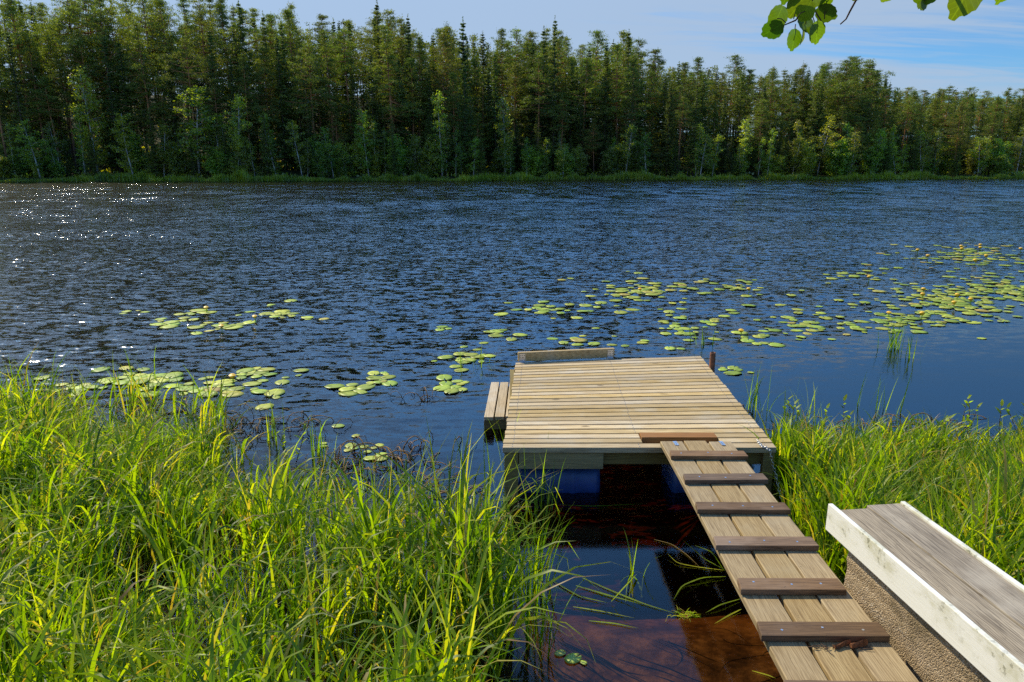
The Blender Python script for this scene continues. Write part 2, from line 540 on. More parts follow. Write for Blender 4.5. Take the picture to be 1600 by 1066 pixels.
def fnoise(x, y, seed=0, n=14, l0=1.0, l1=8.0):
    r = np.random.default_rng(seed)
    s = np.zeros_like(np.asarray(x, dtype=float) + np.asarray(y, dtype=float))
    for i in range(n):
        lam = l0 * (l1 / l0) ** r.random()
        th = r.random() * 2 * np.pi
        s = s + np.sin((x * np.cos(th) + y * np.sin(th)) * 2 * np.pi / lam + r.random() * 6.28)
    return s / math.sqrt(n / 2) * 0.5


def ground_z(x, y):
    x = np.asarray(x, dtype=float)
    y = np.asarray(y, dtype=float)
    # near bank: falls from the viewer's feet into the lake
    edge = 2.35 - 0.15 * np.clip(x, -6, 0) + 0.9 * sstep(x, 1.45, 2.6) * 1.0
    dnear = y - edge
    zb = np.where(dnear < 0, np.minimum(0.75, -dnear * 0.55), -0.10 * np.clip(dnear, 0, 9) - 0.06)
    # sedge beds on both sides are shallow mud flats, the channel between them is deeper
    left = sstep(-x, -0.25, 0.1) * (1 - sstep(y - 0.30 * np.clip(-x, 0, 9), 4.2, 6.2))
    right = sstep(x, 1.5, 2.0) * (1 - sstep(y, 5.2, 6.6))
    flat = np.clip(left + right, 0, 1)
    zb = np.where(dnear > 0, zb * (1 - flat) + (-0.05 + 0.03 * fnoise(x, y, 5, 10, .4, 1.6)) * flat - 0.13 * (1 - flat) * sstep(dnear, 0.0, 0.5), zb)
    zb = zb - 0.55 * sstep(y, 3.4, 5.2) * (1 - flat) * (dnear > 0)
    lake = -2.6 * sstep(y, 7, 24)
    z = zb + lake + 0.02 * fnoise(x, y, 3, 12, 0.3, 2.0) * (y < 15)
    # far bank
    s = y - shore_y(x)
    hill = 8.5 * (1 - sstep(x, -40, 60)) + 8.5
    zf = np.where(s > 0, 0.25 * np.minimum(s, 2) + hill * sstep(s, 1, 60) + 0.35 * fnoise(x, y, 8, 16, 4, 25) * np.clip(s / 8, 0, 1), np.maximum(s * 0.12, -3))
    return np.where(y > 60, zf, z)


def grid_mesh(name, ys, wfun, nx, zfun, mat, smooth=True):
    ys = np.asarray(ys)
    u = np.linspace(-1, 1, nx)
    X = np.stack([wfun(y) * u for y in ys])
    Y = np.repeat(ys[:, None], nx, 1)
    Z = zfun(X, Y)
    V = np.stack([X, Y, Z], -1).reshape(-1, 3)
    ny = len(ys)
    i = np.arange(ny - 1)[:, None] * nx + np.arange(nx - 1)[None]
    q = np.stack([i, i + 1, i + nx + 1, i + nx], -1).reshape(-1, 4)
    return mesh_np(name, V, q, None, mat, smooth), X, Y


m, g, out = new_mat('ground_soil')
geo = g.add('ShaderNodeNewGeometry')
pos = geo.outputs['Position']
sp = g.add('ShaderNodeSeparateXYZ', ins={0: pos})
n1 = g.noise(pos, 2.2, 6, 0.65)
n2 = g.noise(pos, 9.0, 5, 0.65)
peat = g.ramp(g.math('ADD', g.math('MULTIPLY', n1, 0.6), g.math('MULTIPLY', n2, 0.4)),
              [(0.38, (0.03, 0.017, 0.010)), (0.46, (0.09, 0.05, 0.022)), (0.54, (0.20, 0.12, 0.052)), (0.66, (0.31, 0.20, 0.09))])
mud = g.ramp(n2, [(0.3, (0.016, 0.012, 0.008)), (0.6, (0.06, 0.043, 0.024)), (0.8, (0.10, 0.075, 0.035))])
soil = g.mix(g.maprange(sp.outputs[2], -0.14, -0.06), peat, mud)
n3 = g.noise(pos, 0.22, 6, 0.7)
floor = g.ramp(n3, [(0.3, (0.016, 0.015, 0.007)), (0.52, (0.026, 0.032, 0.009)), (0.66, (0.06, 0.07, 0.015)), (0.78, (0.09, 0.065, 0.03))])
c = g.mix(g.math('GREATER_THAN', sp.outputs[1], 60.0), soil, floor)
bp = g.add('ShaderNodeBump', ins={'Strength': 0.7, 'Distance': 0.04, 'Height': n2})
b = g.add('ShaderNodeBsdfPrincipled', ins={'Base Color': c, 'Roughness': 0.9, 'Specular IOR Level': 0.2, 'Normal': bp})
g.set(out, 0, b)
M['ground'] = m

ys = np.concatenate([np.linspace(-6, 1.5, 16), np.linspace(1.6, 8, 130), np.linspace(8.3, 60, 50), np.linspace(61, 98, 12),
                     np.linspace(99, 150, 110), np.geomspace(151, 900, 40)])
me, _, _ = grid_mesh('ground', ys, lambda y: 10 + max(y, 0) * 1.25, 260, ground_z, M['ground'])
tag(obj_from('ground', me), 'peaty ground of the banks, lake bed and far forest floor', 'ground', kind='structure')

# ------------------------------------------------------------------ water
wr = np.random.default_rng(5)
WAVES = []
for i in range(90):
    lam = 0.10 * (0.9 / 0.10) ** wr.random()
    th = wr.normal(0.16, 0.42 if lam < 1 else 0.22)       # travel direction from -Y
    if i % 8 == 0:                                       # a few long-crested swells
        lam, th = 0.8 + 0.7 * wr.random(), wr.normal(0.16, 0.07)
    WAVES.append((lam, math.sin(th), -math.cos(th), wr.random() * 6.283))


def calm(x, y):
    """0 in the sheltered water near the bank, 1 out on the lake"""
    x = np.asarray(x, dtype=float)
    far = sstep(y - 0.55 * np.clip(x, -3, 9), 4.5, 10.5)
    return 0.035 + 0.965 * far


def wave_z(x, y, dy=0.02):
    x = np.asarray(x, dtype=float)
    y = np.asarray(y, dtype=float)
    k = calm(x, y)
    z = np.zeros_like(x + y)
    gust = 0.72 + 0.45 * fnoise(x, y * 2.2, 21, 10, 4, 22)
    for lam, cx, cy, ph in WAVES:
        amp = 0.0034 * lam / (1 + (lam / 0.36) ** 2)
        lod = np.clip((lam / np.maximum(dy, 1e-4) - 2.0) / 2.0, 0, 1)
        short = k if lam < 0.8 else np.maximum(k, 0.8 * sstep(y, 3.5, 6.0))
        z = z + amp * lod * short * np.sin((x * cx + y * cy) * 2 * math.pi / lam + ph)
    return z * np.clip(gust, 0.25, 1.5)


rows = [0.6]
while rows[-1] < 150:
    y = rows[-1]
    rows.append(y + max(0.016, 0.00042 * y ** 1.95))
rows = np.array(rows)
DYR = np.gradient(rows)


def water_fun(X, Y):
    dy = np.interp(Y, rows, DYR)
    return wave_z(X, Y, dy)


m, g, out = new_mat('lake_water')
geo = g.add('ShaderNodeNewGeometry')
pos = geo.outputs['Position']
sp = g.add('ShaderNodeSeparateXYZ', ins={0: pos})
yy = g.math('SUBTRACT', sp.outputs[1], g.math('MULTIPLY', sp.outputs[0], 0.55))
kf = g.maprange(yy, 4.5, 11.0, 0.02, 1.0, smooth=True)
gu = g.noise(g.scale(pos, (0.05, 0.16, 0.05)), 1.0, 3, 0.6)
kf = g.math('MULTIPLY', kf, g.maprange(gu, 0.3, 0.7, 0.55, 1.25))
nA = g.noise(g.scale(pos, (4.2, 9.0, 1)), 1.0, 2, 0.6, color=True)
nB = g.noise(g.scale(pos, (13.0, 24.0, 1)), 1.0, 3, 0.65, color=True)
va = g.scale(g.vmath('SUBTRACT', nA, (0.5, 0.5, 0.5)), (0.50, 1.0, 0.0))
vb = g.add('ShaderNodeVectorMath', operation='SCALE')
g.set(vb, 0, g.scale(g.vmath('SUBTRACT', nB, (0.5, 0.5, 0.5)), (0.75, 1.2, 0.0)))
g.set(vb, 'Scale', g.maprange(sp.outputs[1], 8.0, 24.0, 0.5, 1.0))
vb = vb.outputs[0]
nC = g.noise(g.scale(pos, (0.9, 2.3, 1)), 1.0, 2, 0.6, color=True)
vc = g.add('ShaderNodeVectorMath', operation='SCALE')
g.set(vc, 0, g.scale(g.vmath('SUBTRACT', nC, (0.5, 0.5, 0.5)), (0.34, 0.75, 0.0)))
g.set(vc, 'Scale', g.maprange(sp.outputs[1], 12.0, 40.0))
vs = g.add('ShaderNodeVectorMath', operation='SCALE')
nD = g.noise(g.scale(pos, (0.55, 0.30, 1)), 1.0, 2, 0.6, color=True)
vd = g.add('ShaderNodeVectorMath', operation='SCALE')
g.set(vd, 0, g.scale(g.vmath('SUBTRACT', nD, (0.5, 0.5, 0.5)), (0.2, 0.85, 0.0)))
g.set(vd, 'Scale', g.maprange(sp.outputs[1], 22.0, 60.0))
g.set(vs, 0, g.vmath('ADD', g.vmath('ADD', va, vb), g.vmath('ADD', vc.outputs[0], vd.outputs[0])))
g.set(vs, 'Scale', kf)
nrm = g.vmath('NORMALIZE', g.vmath('ADD', geo.outputs['Normal'], vs.outputs[0]))
fr = g.add('ShaderNodeFresnel', ins={'IOR': g.math('ADD', 1.33, g.math('MULTIPLY', kf, 0.15)), 'Normal': nrm})
gl = g.add('ShaderNodeBsdfGlossy', ins={0: rgb(1, 1, 1), 'Roughness': 0.09, 'Normal': nrm})
tp = g.add('ShaderNodeBsdfTransparent', ins={0: rgb(0.93, 0.90, 0.86)})
mx = g.add('ShaderNodeMixShader', ins={0: fr.outputs[0], 1: tp.outputs[0], 2: gl.outputs[0]})
g.set(out, 0, mx)
va_ = g.add('ShaderNodeVolumeAbsorption', ins={'Color': rgb(0.76, 0.54, 0.22), 'Density': 2.3})
g.set(out, 'Volume', va_)
M['water'] = m
me, _, _ = grid_mesh('lake_water', rows, lambda y: 6.5 + y * 0.86, 520, water_fun, M['water'])
tag(obj_from('lake_water', me), 'dark rippled lake water reflecting the blue sky', 'water', kind='structure')

# ------------------------------------------------------------------ floating deck
def screws(bm, pts, r=0.0045):
    for p in pts:
        mt = Matrix.Translation(Vector(p))
        bmesh.ops.create_circle(bm, cap_ends=True, segments=8, radius=r, matrix=mt)


deck = empty('floating_deck', (0.95, 5.9, 0.0))
tag(deck, 'floating wooden jetty deck on blue barrels at the end of the ramp', 'jetty')
DO = Vector((0.95, 5.9, 0.0))
FL, FR_, BR, BL = (Vector(p) - DO for p in ((-0.064, 4.665, 0.40), (1.885, 4.665, 0.40), (1.986, 7.16, 0.40), (0.039, 6.905, 0.40)))
NP = 25
ZT = 0.40
for i in range(NP):
    f0, f1 = i / NP, (i + 1) / NP
    gap = 0.0095
    jl, jr = random.uniform(-.006, .006), random.uniform(-.005, .005)
    zj = random.uniform(-.0015, .0015)
    def edge(f, off):
        l = FL.lerp(BL, f) + Vector((jl, off, zj))
        r = FR_.lerp(BR, f) + Vector((jr, off, zj))
        return l, r
    l0, r0 = edge(f0, gap)
    l1, r1 = edge(f1, -gap)
    bm = bmesh.new()
    th = 0.042
    def fx(a, b, x):
        return a.lerp(b, (x - a.x) / (b.x - a.x))
    if i in (1, 2):                                   # cut out for the ramp hinge
        xa, xb = (0.945 - DO.x, 1.515 - DO.x)
        add_slab(bm, [l0, fx(l0, r0, xa), fx(l1, r1, xa), l1], th, 0.004)
        bm_obj('deck_plank', bm, M['deck'], deck)
        bm = bmesh.new()
        add_slab(bm, [fx(l0, r0, xb), r0, r1, fx(l1, r1, xb)], th, 0.004)
    else:
        add_slab(bm, [l0, r0, r1, l1], th, 0.004)
    bm_obj('deck_plank', bm, M['deck'], deck)
# screw heads in three rows
bm = bmesh.new()
for i in range(NP):
    for fx_ in (0.035, 0.5, 0.965):
        for ff in (0.3, 0.72):
            f = (i + ff) / NP
            if i in (1, 2) and fx_ == 0.5:
                continue
            p = FL.lerp(BL, f).lerp(FR_.lerp(BR, f), fx_ + random.uniform(-.002, .002))
            screws(bm, [(p.x, p.y, ZT + 0.0022)], 0.0042)
bm_obj('screw_heads', bm, M['screw'], deck)['kind'] = 'stuff'
# frame under the planks
def dbox(name, lo, hi, mat, bev=0.003):
    bm = bmesh.new()
    add_box(bm, Vector(lo) - DO, Vector(hi) - DO, bev)
    return bm_obj(name, bm, mat, deck)
dbox('front_beam', (-0.02, 4.735, 0.245), (1.85, 4.783, 0.355), M['deck_green'])
dbox('doubler_beam', (0.05, 4.690, 0.228), (0.655, 4.733, 0.3565), M['deck_green'])
dbox('back_beam', (0.06, 6.80, 0.245), (1.93, 6.848, 0.355), M['deck_green'])
for x0 in (-0.02, 0.60, 1.20, 1.80):
    dbox('joist', (x0, 4.785, 0.247), (x0 + 0.048, 6.798, 0.3565), M['joist'])
dbox('corner_post', (-0.055, 4.69, -0.28), (0.045, 4.79, 0.354), M['deck_green'])
dbox('corner_post', (1.80, 4.69, -0.1), (1.88, 4.733, 0.354), M['deck_green'])
# hinge bearer in the cut-out (newer reddish timber)
dbox('hinge_bearer', (0.952, 4.84, 0.30), (1.508, 4.938, 0.412), M['newwood'])


def barrel(cx, cy, cz, r, L):
    prof = [(-.5, .0), (-.5, .80), (-.485, .93), (-.46, .985), (-.44, 1.0), (-.40, .985), (-.36, .975), (-.22, .985), (-.185, 1.03), (-.15, 1.03), (-.115, .99),
            (.115, .99), (.15, 1.03), (.185, 1.03), (.22, .985), (.36, .975), (.40, .985), (.44, 1.0), (.46, .985), (.485, .93), (.5, .80), (.5, .0)]
    n = 40
    th = np.linspace(0, 2 * np.pi, n, endpoint=False)
    V = np.array([[(cx + u * L, cy + r * w * math.cos(t), cz + r * w * math.sin(t)) for t in th] for u, w in prof]) - np.array(DO)
    k = len(prof)
    q = [(i * n + j, i * n + (j + 1) % n, (i + 1) * n + (j + 1) % n, (i + 1) * n + j) for i in range(k - 1) for j in range(n)]
    return obj_from('barrel', mesh_np('barrel', V.reshape(-1, 3), q, None, M['barrel'], True), deck)


for cx, cy in ((0.345, 4.98), (1.49, 4.98), (0.40, 6.5), (1.52, 6.5)):
    barrel(cx, cy, 0.03, 0.21, 0.62)
# toe board at the back left, with two angle brackets
tb = [along(811, 567, 7.0), along(959, 562, 7.13)]
a0, a1 = at(810, 566, 0.40) - DO, at(960, 559, 0.40) - DO
dirv = (a1 - a0).normalized()
nrmv = Vector((-dirv.y, dirv.x, 0))
bm = bmesh.new()
hz = 0.098
add_slab(bm, [a0 + Vector((0, 0, hz)), a1 + Vector((0, 0, hz)), a1 + nrmv * .045 + Vector((0, 0, hz)), a0 + nrmv * .045 + Vector((0, 0, hz))], hz - 0.003, .003)
bm_obj('toe_board', bm, M['deck'], deck)
for f in (0.04, 0.955):
    c = a0.lerp(a1, f)
    bm = bmesh.new()
    w = dirv * 0.03
    p, q_ = c - w, c + w
    up = Vector((0, 0, 0.088))
    add_slab(bm, [p - nrmv * .004 + up, q_ - nrmv * .004 + up, q_ - nrmv * .0005 + up, p - nrmv * .0005 + up], 0.085, 0)
    z3 = Vector((0, 0, 0.0055))
    add_slab(bm, [p - nrmv * .045 + z3, q_ - nrmv * .045 + z3, q_ - nrmv * .0045 + z3, p - nrmv * .0045 + z3], 0.003, 0)
    br = bm_obj('angle_bracket', bm, M['zinc'], deck)
    bm = bmesh.new()
    for hx in (-.017, .0, .017):
        for k in (0.022, 0.045, 0.068):
            mt = Matrix.Translation(c + dirv * (hx + random.uniform(-.004, .004)) - nrmv * .0045 + Vector((0, 0, k))) @ Matrix.Rotation(math.atan2(dirv.y, dirv.x), 4, 'Z') @ Matrix.Rotation(R(90), 4, 'X')
            bmesh.ops.create_circle(bm, cap_ends=True, segments=8, radius=0.0045, matrix=mt)
    bm_obj('bolt_holes', bm, M['twig'], br)['kind'] = 'stuff'
# low bathing step on the left side
st = empty('bathing_step', (-0.13, 6.6, 0.12))
st.parent = deck
st.location = Vector((-0.13, 6.6, 0.12)) - DO
for k in range(3):
    bm = bmesh.new()
    x0 = -0.125 + k * 0.098
    add_slab(bm, [(x0, -0.54 + .01 * k, 0), (x0 + .085, -0.54 + .01 * k, 0), (x0 + .120, 0.53, 0), (x0 + .035, 0.53, 0)], 0.034, .004)
    bm_obj('step_plank', bm, M['step'], st)
bm = bmesh.new()
add_box(bm, (-0.127, -0.525, -0.125), (0.2, -0.48, -0.036))
bm_obj('step_beam', bm, M['deck_green'], st)
bm = bmesh.new()
add_box(bm, (-0.09, 0.45, -0.125), (0.2, 0.49, -0.036))
bm_obj('step_beam', bm, M['deck_green'], st)

# ------------------------------------------------------------------ ramp
RO = Vector((1.30, 3.2, 0.45))
rampo = empty('gangway_ramp', RO)
tag(rampo, 'three board wooden gangway with dark brown cleats leading to the floating deck', 'gangway')
Y0, Y1 = 0.75, 4.665
xs0 = [1.052, 1.222, 1.392]
for k, x0 in enumerate(xs0):
    bm = bmesh.new()
    w = 0.157
    j0 = random.uniform(-.002, .002)
    n = 12
    # subdivided along the length so the board can dip and wander a little
    yy = np.linspace(Y0, Y1 + (0.012 if k == 1 else 0) , n)
    prev = None
    for i, y in enumerate(yy):
        dx = 0.003 * math.sin(i * 0.9 + k * 2) + 0.012 * (y < 2.6) * (2.6 - y) * (-1)
        dz = 0.002 * math.sin(i * 0.7 + k)
        b_ = 0.004
        pr = [(x0 + dx + b_, y, dz), (x0 + dx + w - b_, y, dz), (x0 + dx + w, y, dz - b_), (x0 + dx + w, y, dz - .034 + b_), (x0 + dx + w - b_, y, dz - .034),
              (x0 + dx + b_, y, dz - .034), (x0 + dx, y, dz - .034 + b_), (x0 + dx, y, dz - b_)]
        ring = [bm.verts.new(Vector(p) - Vector((RO.x, RO.y, 0))) for p in pr]
        if prev:
            for a in range(8):
                bm.faces.new((prev[a], prev[(a + 1) % 8], ring[(a + 1) % 8], ring[a]))
        else:
            bm.faces.new(ring)
        prev = ring
    bm.faces.new(prev[::-1])
    bm_obj('ramp_board', bm, M['ramp'], rampo)
cy = [4.432, 4.068, 3.683, 3.30, 2.92, 2.596, 2.245, 1.90, 1.55, 1.2]
cxl = [1.062, 1.066, 1.046, 1.042, 1.048, 1.03, 1.012, 1.02, 1.02, 1.02]
cxr = [1.566, 1.572, 1.558, 1.555, 1.520, 1.548, 1.53, 1.53, 1.53, 1.53]
for y, xl, xr in zip(cy, cxl, cxr):
    bm = bmesh.new()
    dl = random.uniform(-.006, .006)
    add_slab(bm, [(xl - RO.x - .008, y - .094 + dl - RO.y, .031), (xr - RO.x, y - .094 - dl - RO.y, .031),
                  (xr - RO.x - .003, y - dl - RO.y, .031), (xl - RO.x + .004, y + dl - RO.y, .031)], 0.0295, 0.004)
    c_ = bm_obj('cleat', bm, M['cleat'], rampo)
    bm = bmesh.new()
    for fx_ in (0.16, 0.49, 0.82):
        screws(bm, [(xl + (xr - xl) * (fx_ + random.uniform(-.03, .03)) - RO.x, y - .047 + random.uniform(-.015, .015) - RO.y, .0318)], .0055)
    bm_obj('screw_heads', bm, M['zinc'], c_)['kind'] = 'stuff'
for px in (1055, 1127):
    p = at(px, 690.5, 0.456)
    bm = bmesh.new()
    x, y, z = p - RO
    rows_ = [(y - .055, .0052), (y + .0, .0052), (y + 0.012, .0), (y + .075, -.034)]
    # strap: on the ramp board, then over the bearer
    add_slab(bm, [(x - .012, y - .06, .0062), (x + .014, y - .06, .0062), (x + .010, y + .012, .0062), (x - .016, y + .012, .0062)], .003, 0)
    add_slab(bm, [(x - .016, y + .0125, .0062), (x + .010, y + .0125, .0062), (x + .004, y + .085, -.033), (x - .022, y + .085, -.033)], .003, 0)
    hg = bm_obj('hinge_strap', bm, M['zinc'], rampo)
    bm = bmesh.new()
    screws(bm, [(x, y - .045, .0068), (x - .002, y - .015, .0068), (x + .002, y - .03, .0068)], .004)
    bm_obj('bolt_heads', bm, M['screw'], hg)['kind'] = 'stuff'

# bark flakes lying on the ramp
def flake(name, pts, wid, th, label, mat=None):
    p0 = Vector(pts[0])
    bm = bmesh.new()
    n = len(pts)
    rings = []
    for i, p in enumerate(pts):
        p = Vector(p) - p0
        t = (Vector(pts[min(i + 1, n - 1)]) - Vector(pts[max(i - 1, 0)])).normalized()
        s = Vector((-t.y, t.x, 0))
        w = wid * (0.45 + 0.55 * math.sin(math.pi * (i + 0.6) / (n + 0.2))) * random.uniform(.8, 1.15)
        rings.append([bm.verts.new(p + s * w * c + Vector((0, 0, th * h * random.uniform(.8, 1.2)))) for c, h in ((-1, .1), (-.6, .8), (0, 1.2), (.6, .8), (1, .1), (.0, .0))])
    for a, b in zip(rings, rings[1:]):
        for j in range(6):
            bm.faces.new((a[j], a[(j + 1) % 6], b[(j + 1) % 6], b[j]))
    bm.faces.new(rings[0])
    bm.faces.new(rings[-1][::-1])
    o = bm_obj(name, bm, mat or M['bark'])
    o.location = p0
    return tag(o, label, 'bark')


q0 = [at(1303, 1013, .4535), at(1312, 1010, .4535), at(1321, 1007, .4535), at(1328, 1004, .4535)]
flake('bark_flake', q0, .009, .014, 'small reddish bark flake lying left of the other on the ramp')
q0 = [at(1329, 1012, .4535), at(1338, 1010, .4535), at(1347, 1008, .4535), at(1354, 1006, .4535)]
flake('bark_flake', q0, .012, .018, 'thicker rolled bark flake lying right of the other on the ramp')
mb = MB()
for k in range(26):
    c = at(random.uniform(1268, 1362), random.uniform(1008, 1015), .4545)
    ang = random.gauss(0, 0.5)
    L = random.uniform(.012, .04)
    dv = np.array([math.cos(ang), math.sin(ang), 0]) * L
    c = np.array(c)
    mb.tube([c - dv / 2, c + [0, 0, random.uniform(0, .006)], c + dv / 2], .0016, 5)
tag(mb.build('bark_litter', M['twig']), 'dry bark crumbs and needles swept against a cleat of the ramp', 'litter', kind='stuff')
mb = MB()
a, b_ = np.array(at(1277, 1003, .4545)), np.array(at(1304, 1026, .4545))
mb.tube([a, a * .66 + b_ * .34 + [.004, 0, .004], a * .3 + b_ * .7, b_], [.0012, .0016, .0014, .001], 5)
tag(mb.build('dry_twig', M['twig']), 'thin dry twig lying aslant on the middle ramp board', 'twig')

# ------------------------------------------------------------------ concrete block with plank seat
BO = Vector((1.513, 3.065, 0.0))
rot = math.atan2(0.112, 1.0)
bench = empty('plank_seat', BO, rot)
tag(bench, 'low weathered grey plank seat with white painted edge boards on the concrete wall', 'bench')
ZB = 0.78
LEN = 2.4
def seat_board(name, x0, x1, z, th, y1, mat, bev=.004):
    bm = bmesh.new()
    n = 10
    ysb = np.linspace(y1, -LEN, n)
    add_slab(bm, [(x0, -LEN, z), (x1, -LEN, z), (x1, y1, z), (x0, y1, z)], th, bev)
    return bm_obj(name, bm, mat, bench)
seat_board('edge_board', 0.0, 0.022, ZB, 0.135, 0.012, M['white'], .003)
seat_board('edge_board', 0.362, 0.384, ZB - .002, 0.135, 0.0, M['white'], .003)
seat_board('seat_board', 0.0235, 0.183, ZB - .014, 0.03, -0.028, M['grey'])
seat_board('seat_board', 0.191, 0.3605, ZB - .0125, 0.03, 0.0, M['grey'])
bm = bmesh.new()
add_box(bm, (0.0235, -0.19, ZB - .105), (0.36, -0.145, ZB - .0465))
bm_obj('bearer', bm, M['grey'], bench)
wall = empty('concrete_wall', BO, rot)
tag(wall, 'low pebbled concrete wall carrying the plank seat beside the ramp', 'wall')
bm = bmesh.new()
add_box(bm, (0.045, -LEN + .05, -0.45), (0.335, -0.125, ZB - 0.106), 0.0)
bmesh.ops.bisect_plane(bm, geom=bm.verts[:] + bm.edges[:] + bm.faces[:], plane_co=(0, 0, .3), plane_no=(0, 0, 1))
bmesh.ops.subdivide_edges(bm, edges=bm.edges[:], cuts=6, use_grid_fill=True)
for v_ in bm.verts:
    v_.co += Vector((random.uniform(-.006, .006), random.uniform(-.006, .006), 0)) * (1 if v_.co.z < ZB - .12 else 0)
bm_obj('wall_body', bm, M['concrete'], wall)

# rusty mooring pipe by the far right corner of the deck
pp = along(1114, 551, 6.72)
po = empty('mooring_pipe', (pp.x, pp.y, 0))
tag(po, 'rusty brown steel pipe standing in the water at the deck corner', 'post')
n = 20
bm = bmesh.new()
th = np.linspace(0, 2 * math.pi, n, endpoint=False)
prof = [(.028, -1.2), (.028, pp.z - .004), (.026, pp.z), (.022, pp.z), (.022, pp.z - .25)]
rr = [[bm.verts.new((r * math.cos(t), r * math.sin(t), z)) for t in th] for r, z in prof]
for a, b_ in zip(rr, rr[1:]):
    for j in range(n):
        bm.faces.new((a[j], a[(j + 1) % n], b_[(j + 1) % n], b_[j]))
bm_obj('pipe', bm, M['rust'], po, True)

# chain from the deck corner into the sedge
def chain(pts):
    path = [Vector(p) for p in pts]
    dense = []
    for a, b_ in zip(path, path[1:]):
        for k in range(20):
            dense.append(a.lerp(b_, k / 20))
    dense.append(path[-1])
    out, acc = [dense[0]], 0
    for a, b_ in zip(dense, dense[1:]):
        acc += (b_ - a).length
        if acc >= .021:
            out.append(b_)
            acc = 0
    mb = MB()
    for i, (a, b_) in enumerate(zip(out, out[1:])):
        c = (a + b_) / 2
        t = (b_ - a).normalized()
        s = t.cross(Vector((.3, .8, .2))).normalized()
        if i % 2:
            s = t.cross(s).normalized()
        ring = [np.array(c + t * .0155 * math.cos(x) * (1.0) + s * .0085 * math.sin(x)) for x in np.linspace(0, 2 * math.pi, 13)]
        mb.tube(ring, .0026, 5)
    return mb.build('mooring_chain', M['zinc'], smooth=True)


ch = chain([at(1183, 688, .412), at(1190, 697, .412), at(1203, 703, .405), along(1206, 722, 4.62), along(1213, 745, 4.6), along(1219, 772, 4.5), along(1227, 800, 4.4), along(1233, 826, 4.3), along(1238, 860, 4.25)])
tag(ch, 'thin galvanised chain hanging from the right corner of the deck', 'chain')

# ------------------------------------------------------------------ sedge and reed grass
def blades(base, head, L, w, bend, lean, tint, seg=7, droop=0.0, twist=None):
    """ribbons: arrays for all blades at once -> verts, quads, tint"""
    n = len(base)
    s = np.linspace(0, 1, seg + 1)[None]
    hx, hy = np.cos(head)[:, None], np.sin(head)[:, None]
    ang = lean[:, None] + bend[:, None] * s ** 2.3                     # angle from vertical along the blade
    ds = (L / seg)[:, None]
    r = np.concatenate([np.zeros((n, 1)), np.cumsum(np.sin((ang[:, 1:] + ang[:, :-1]) / 2) * ds, 1)], 1)
    z = np.concatenate([np.zeros((n, 1)), np.cumsum(np.cos((ang[:, 1:] + ang[:, :-1]) / 2) * ds, 1)], 1)
    side = twist[:, None] * s
    X = base[:, 0:1] + hx * r - hy * side * 0
    Y = base[:, 1:2] + hy * r
    Z = base[:, 2:3] + z
    wid = (w[:, None] * (0.55 + 0.45 * np.minimum(1, s * 4)) * np.clip(1 - s ** 2.6, 0.02, 1)) * 0.5
    # width direction: horizontal, turning a little along the blade
    ta = head[:, None] + np.pi / 2 + side
    wx, wy = np.cos(ta), np.sin(ta)
    tz = np.sin(side) * 0.3
    A = np.stack([X - wx * wid, Y - wy * wid, Z - tz * wid], -1)
    B = np.stack([X + wx * wid, Y + wy * wid, Z + tz * wid], -1)
    V = np.stack([A, B], 2).reshape(-1, 3)                          # n, seg+1, 2
    k = np.arange(n)[:, None] * (seg + 1) * 2 + np.arange(seg)[None] * 2
    q = np.stack([k, k + 1, k + 3, k + 2], -1).reshape(-1, 4)
    return V, q, np.repeat(tint, (seg + 1) * 2)


def inside(poly, x, y):
    c = np.zeros(len(x), dtype=bool)
    n = len(poly)
    for i in range(n):
        x0, y0 = poly[i]
        x1, y1 = poly[(i + 1) % n]
        cond = ((y0 > y) != (y1 > y)) & (x < (x1 - x0) * (y - y0) / (y1 - y0 + 1e-12) + x0)
        c ^= cond
    return c


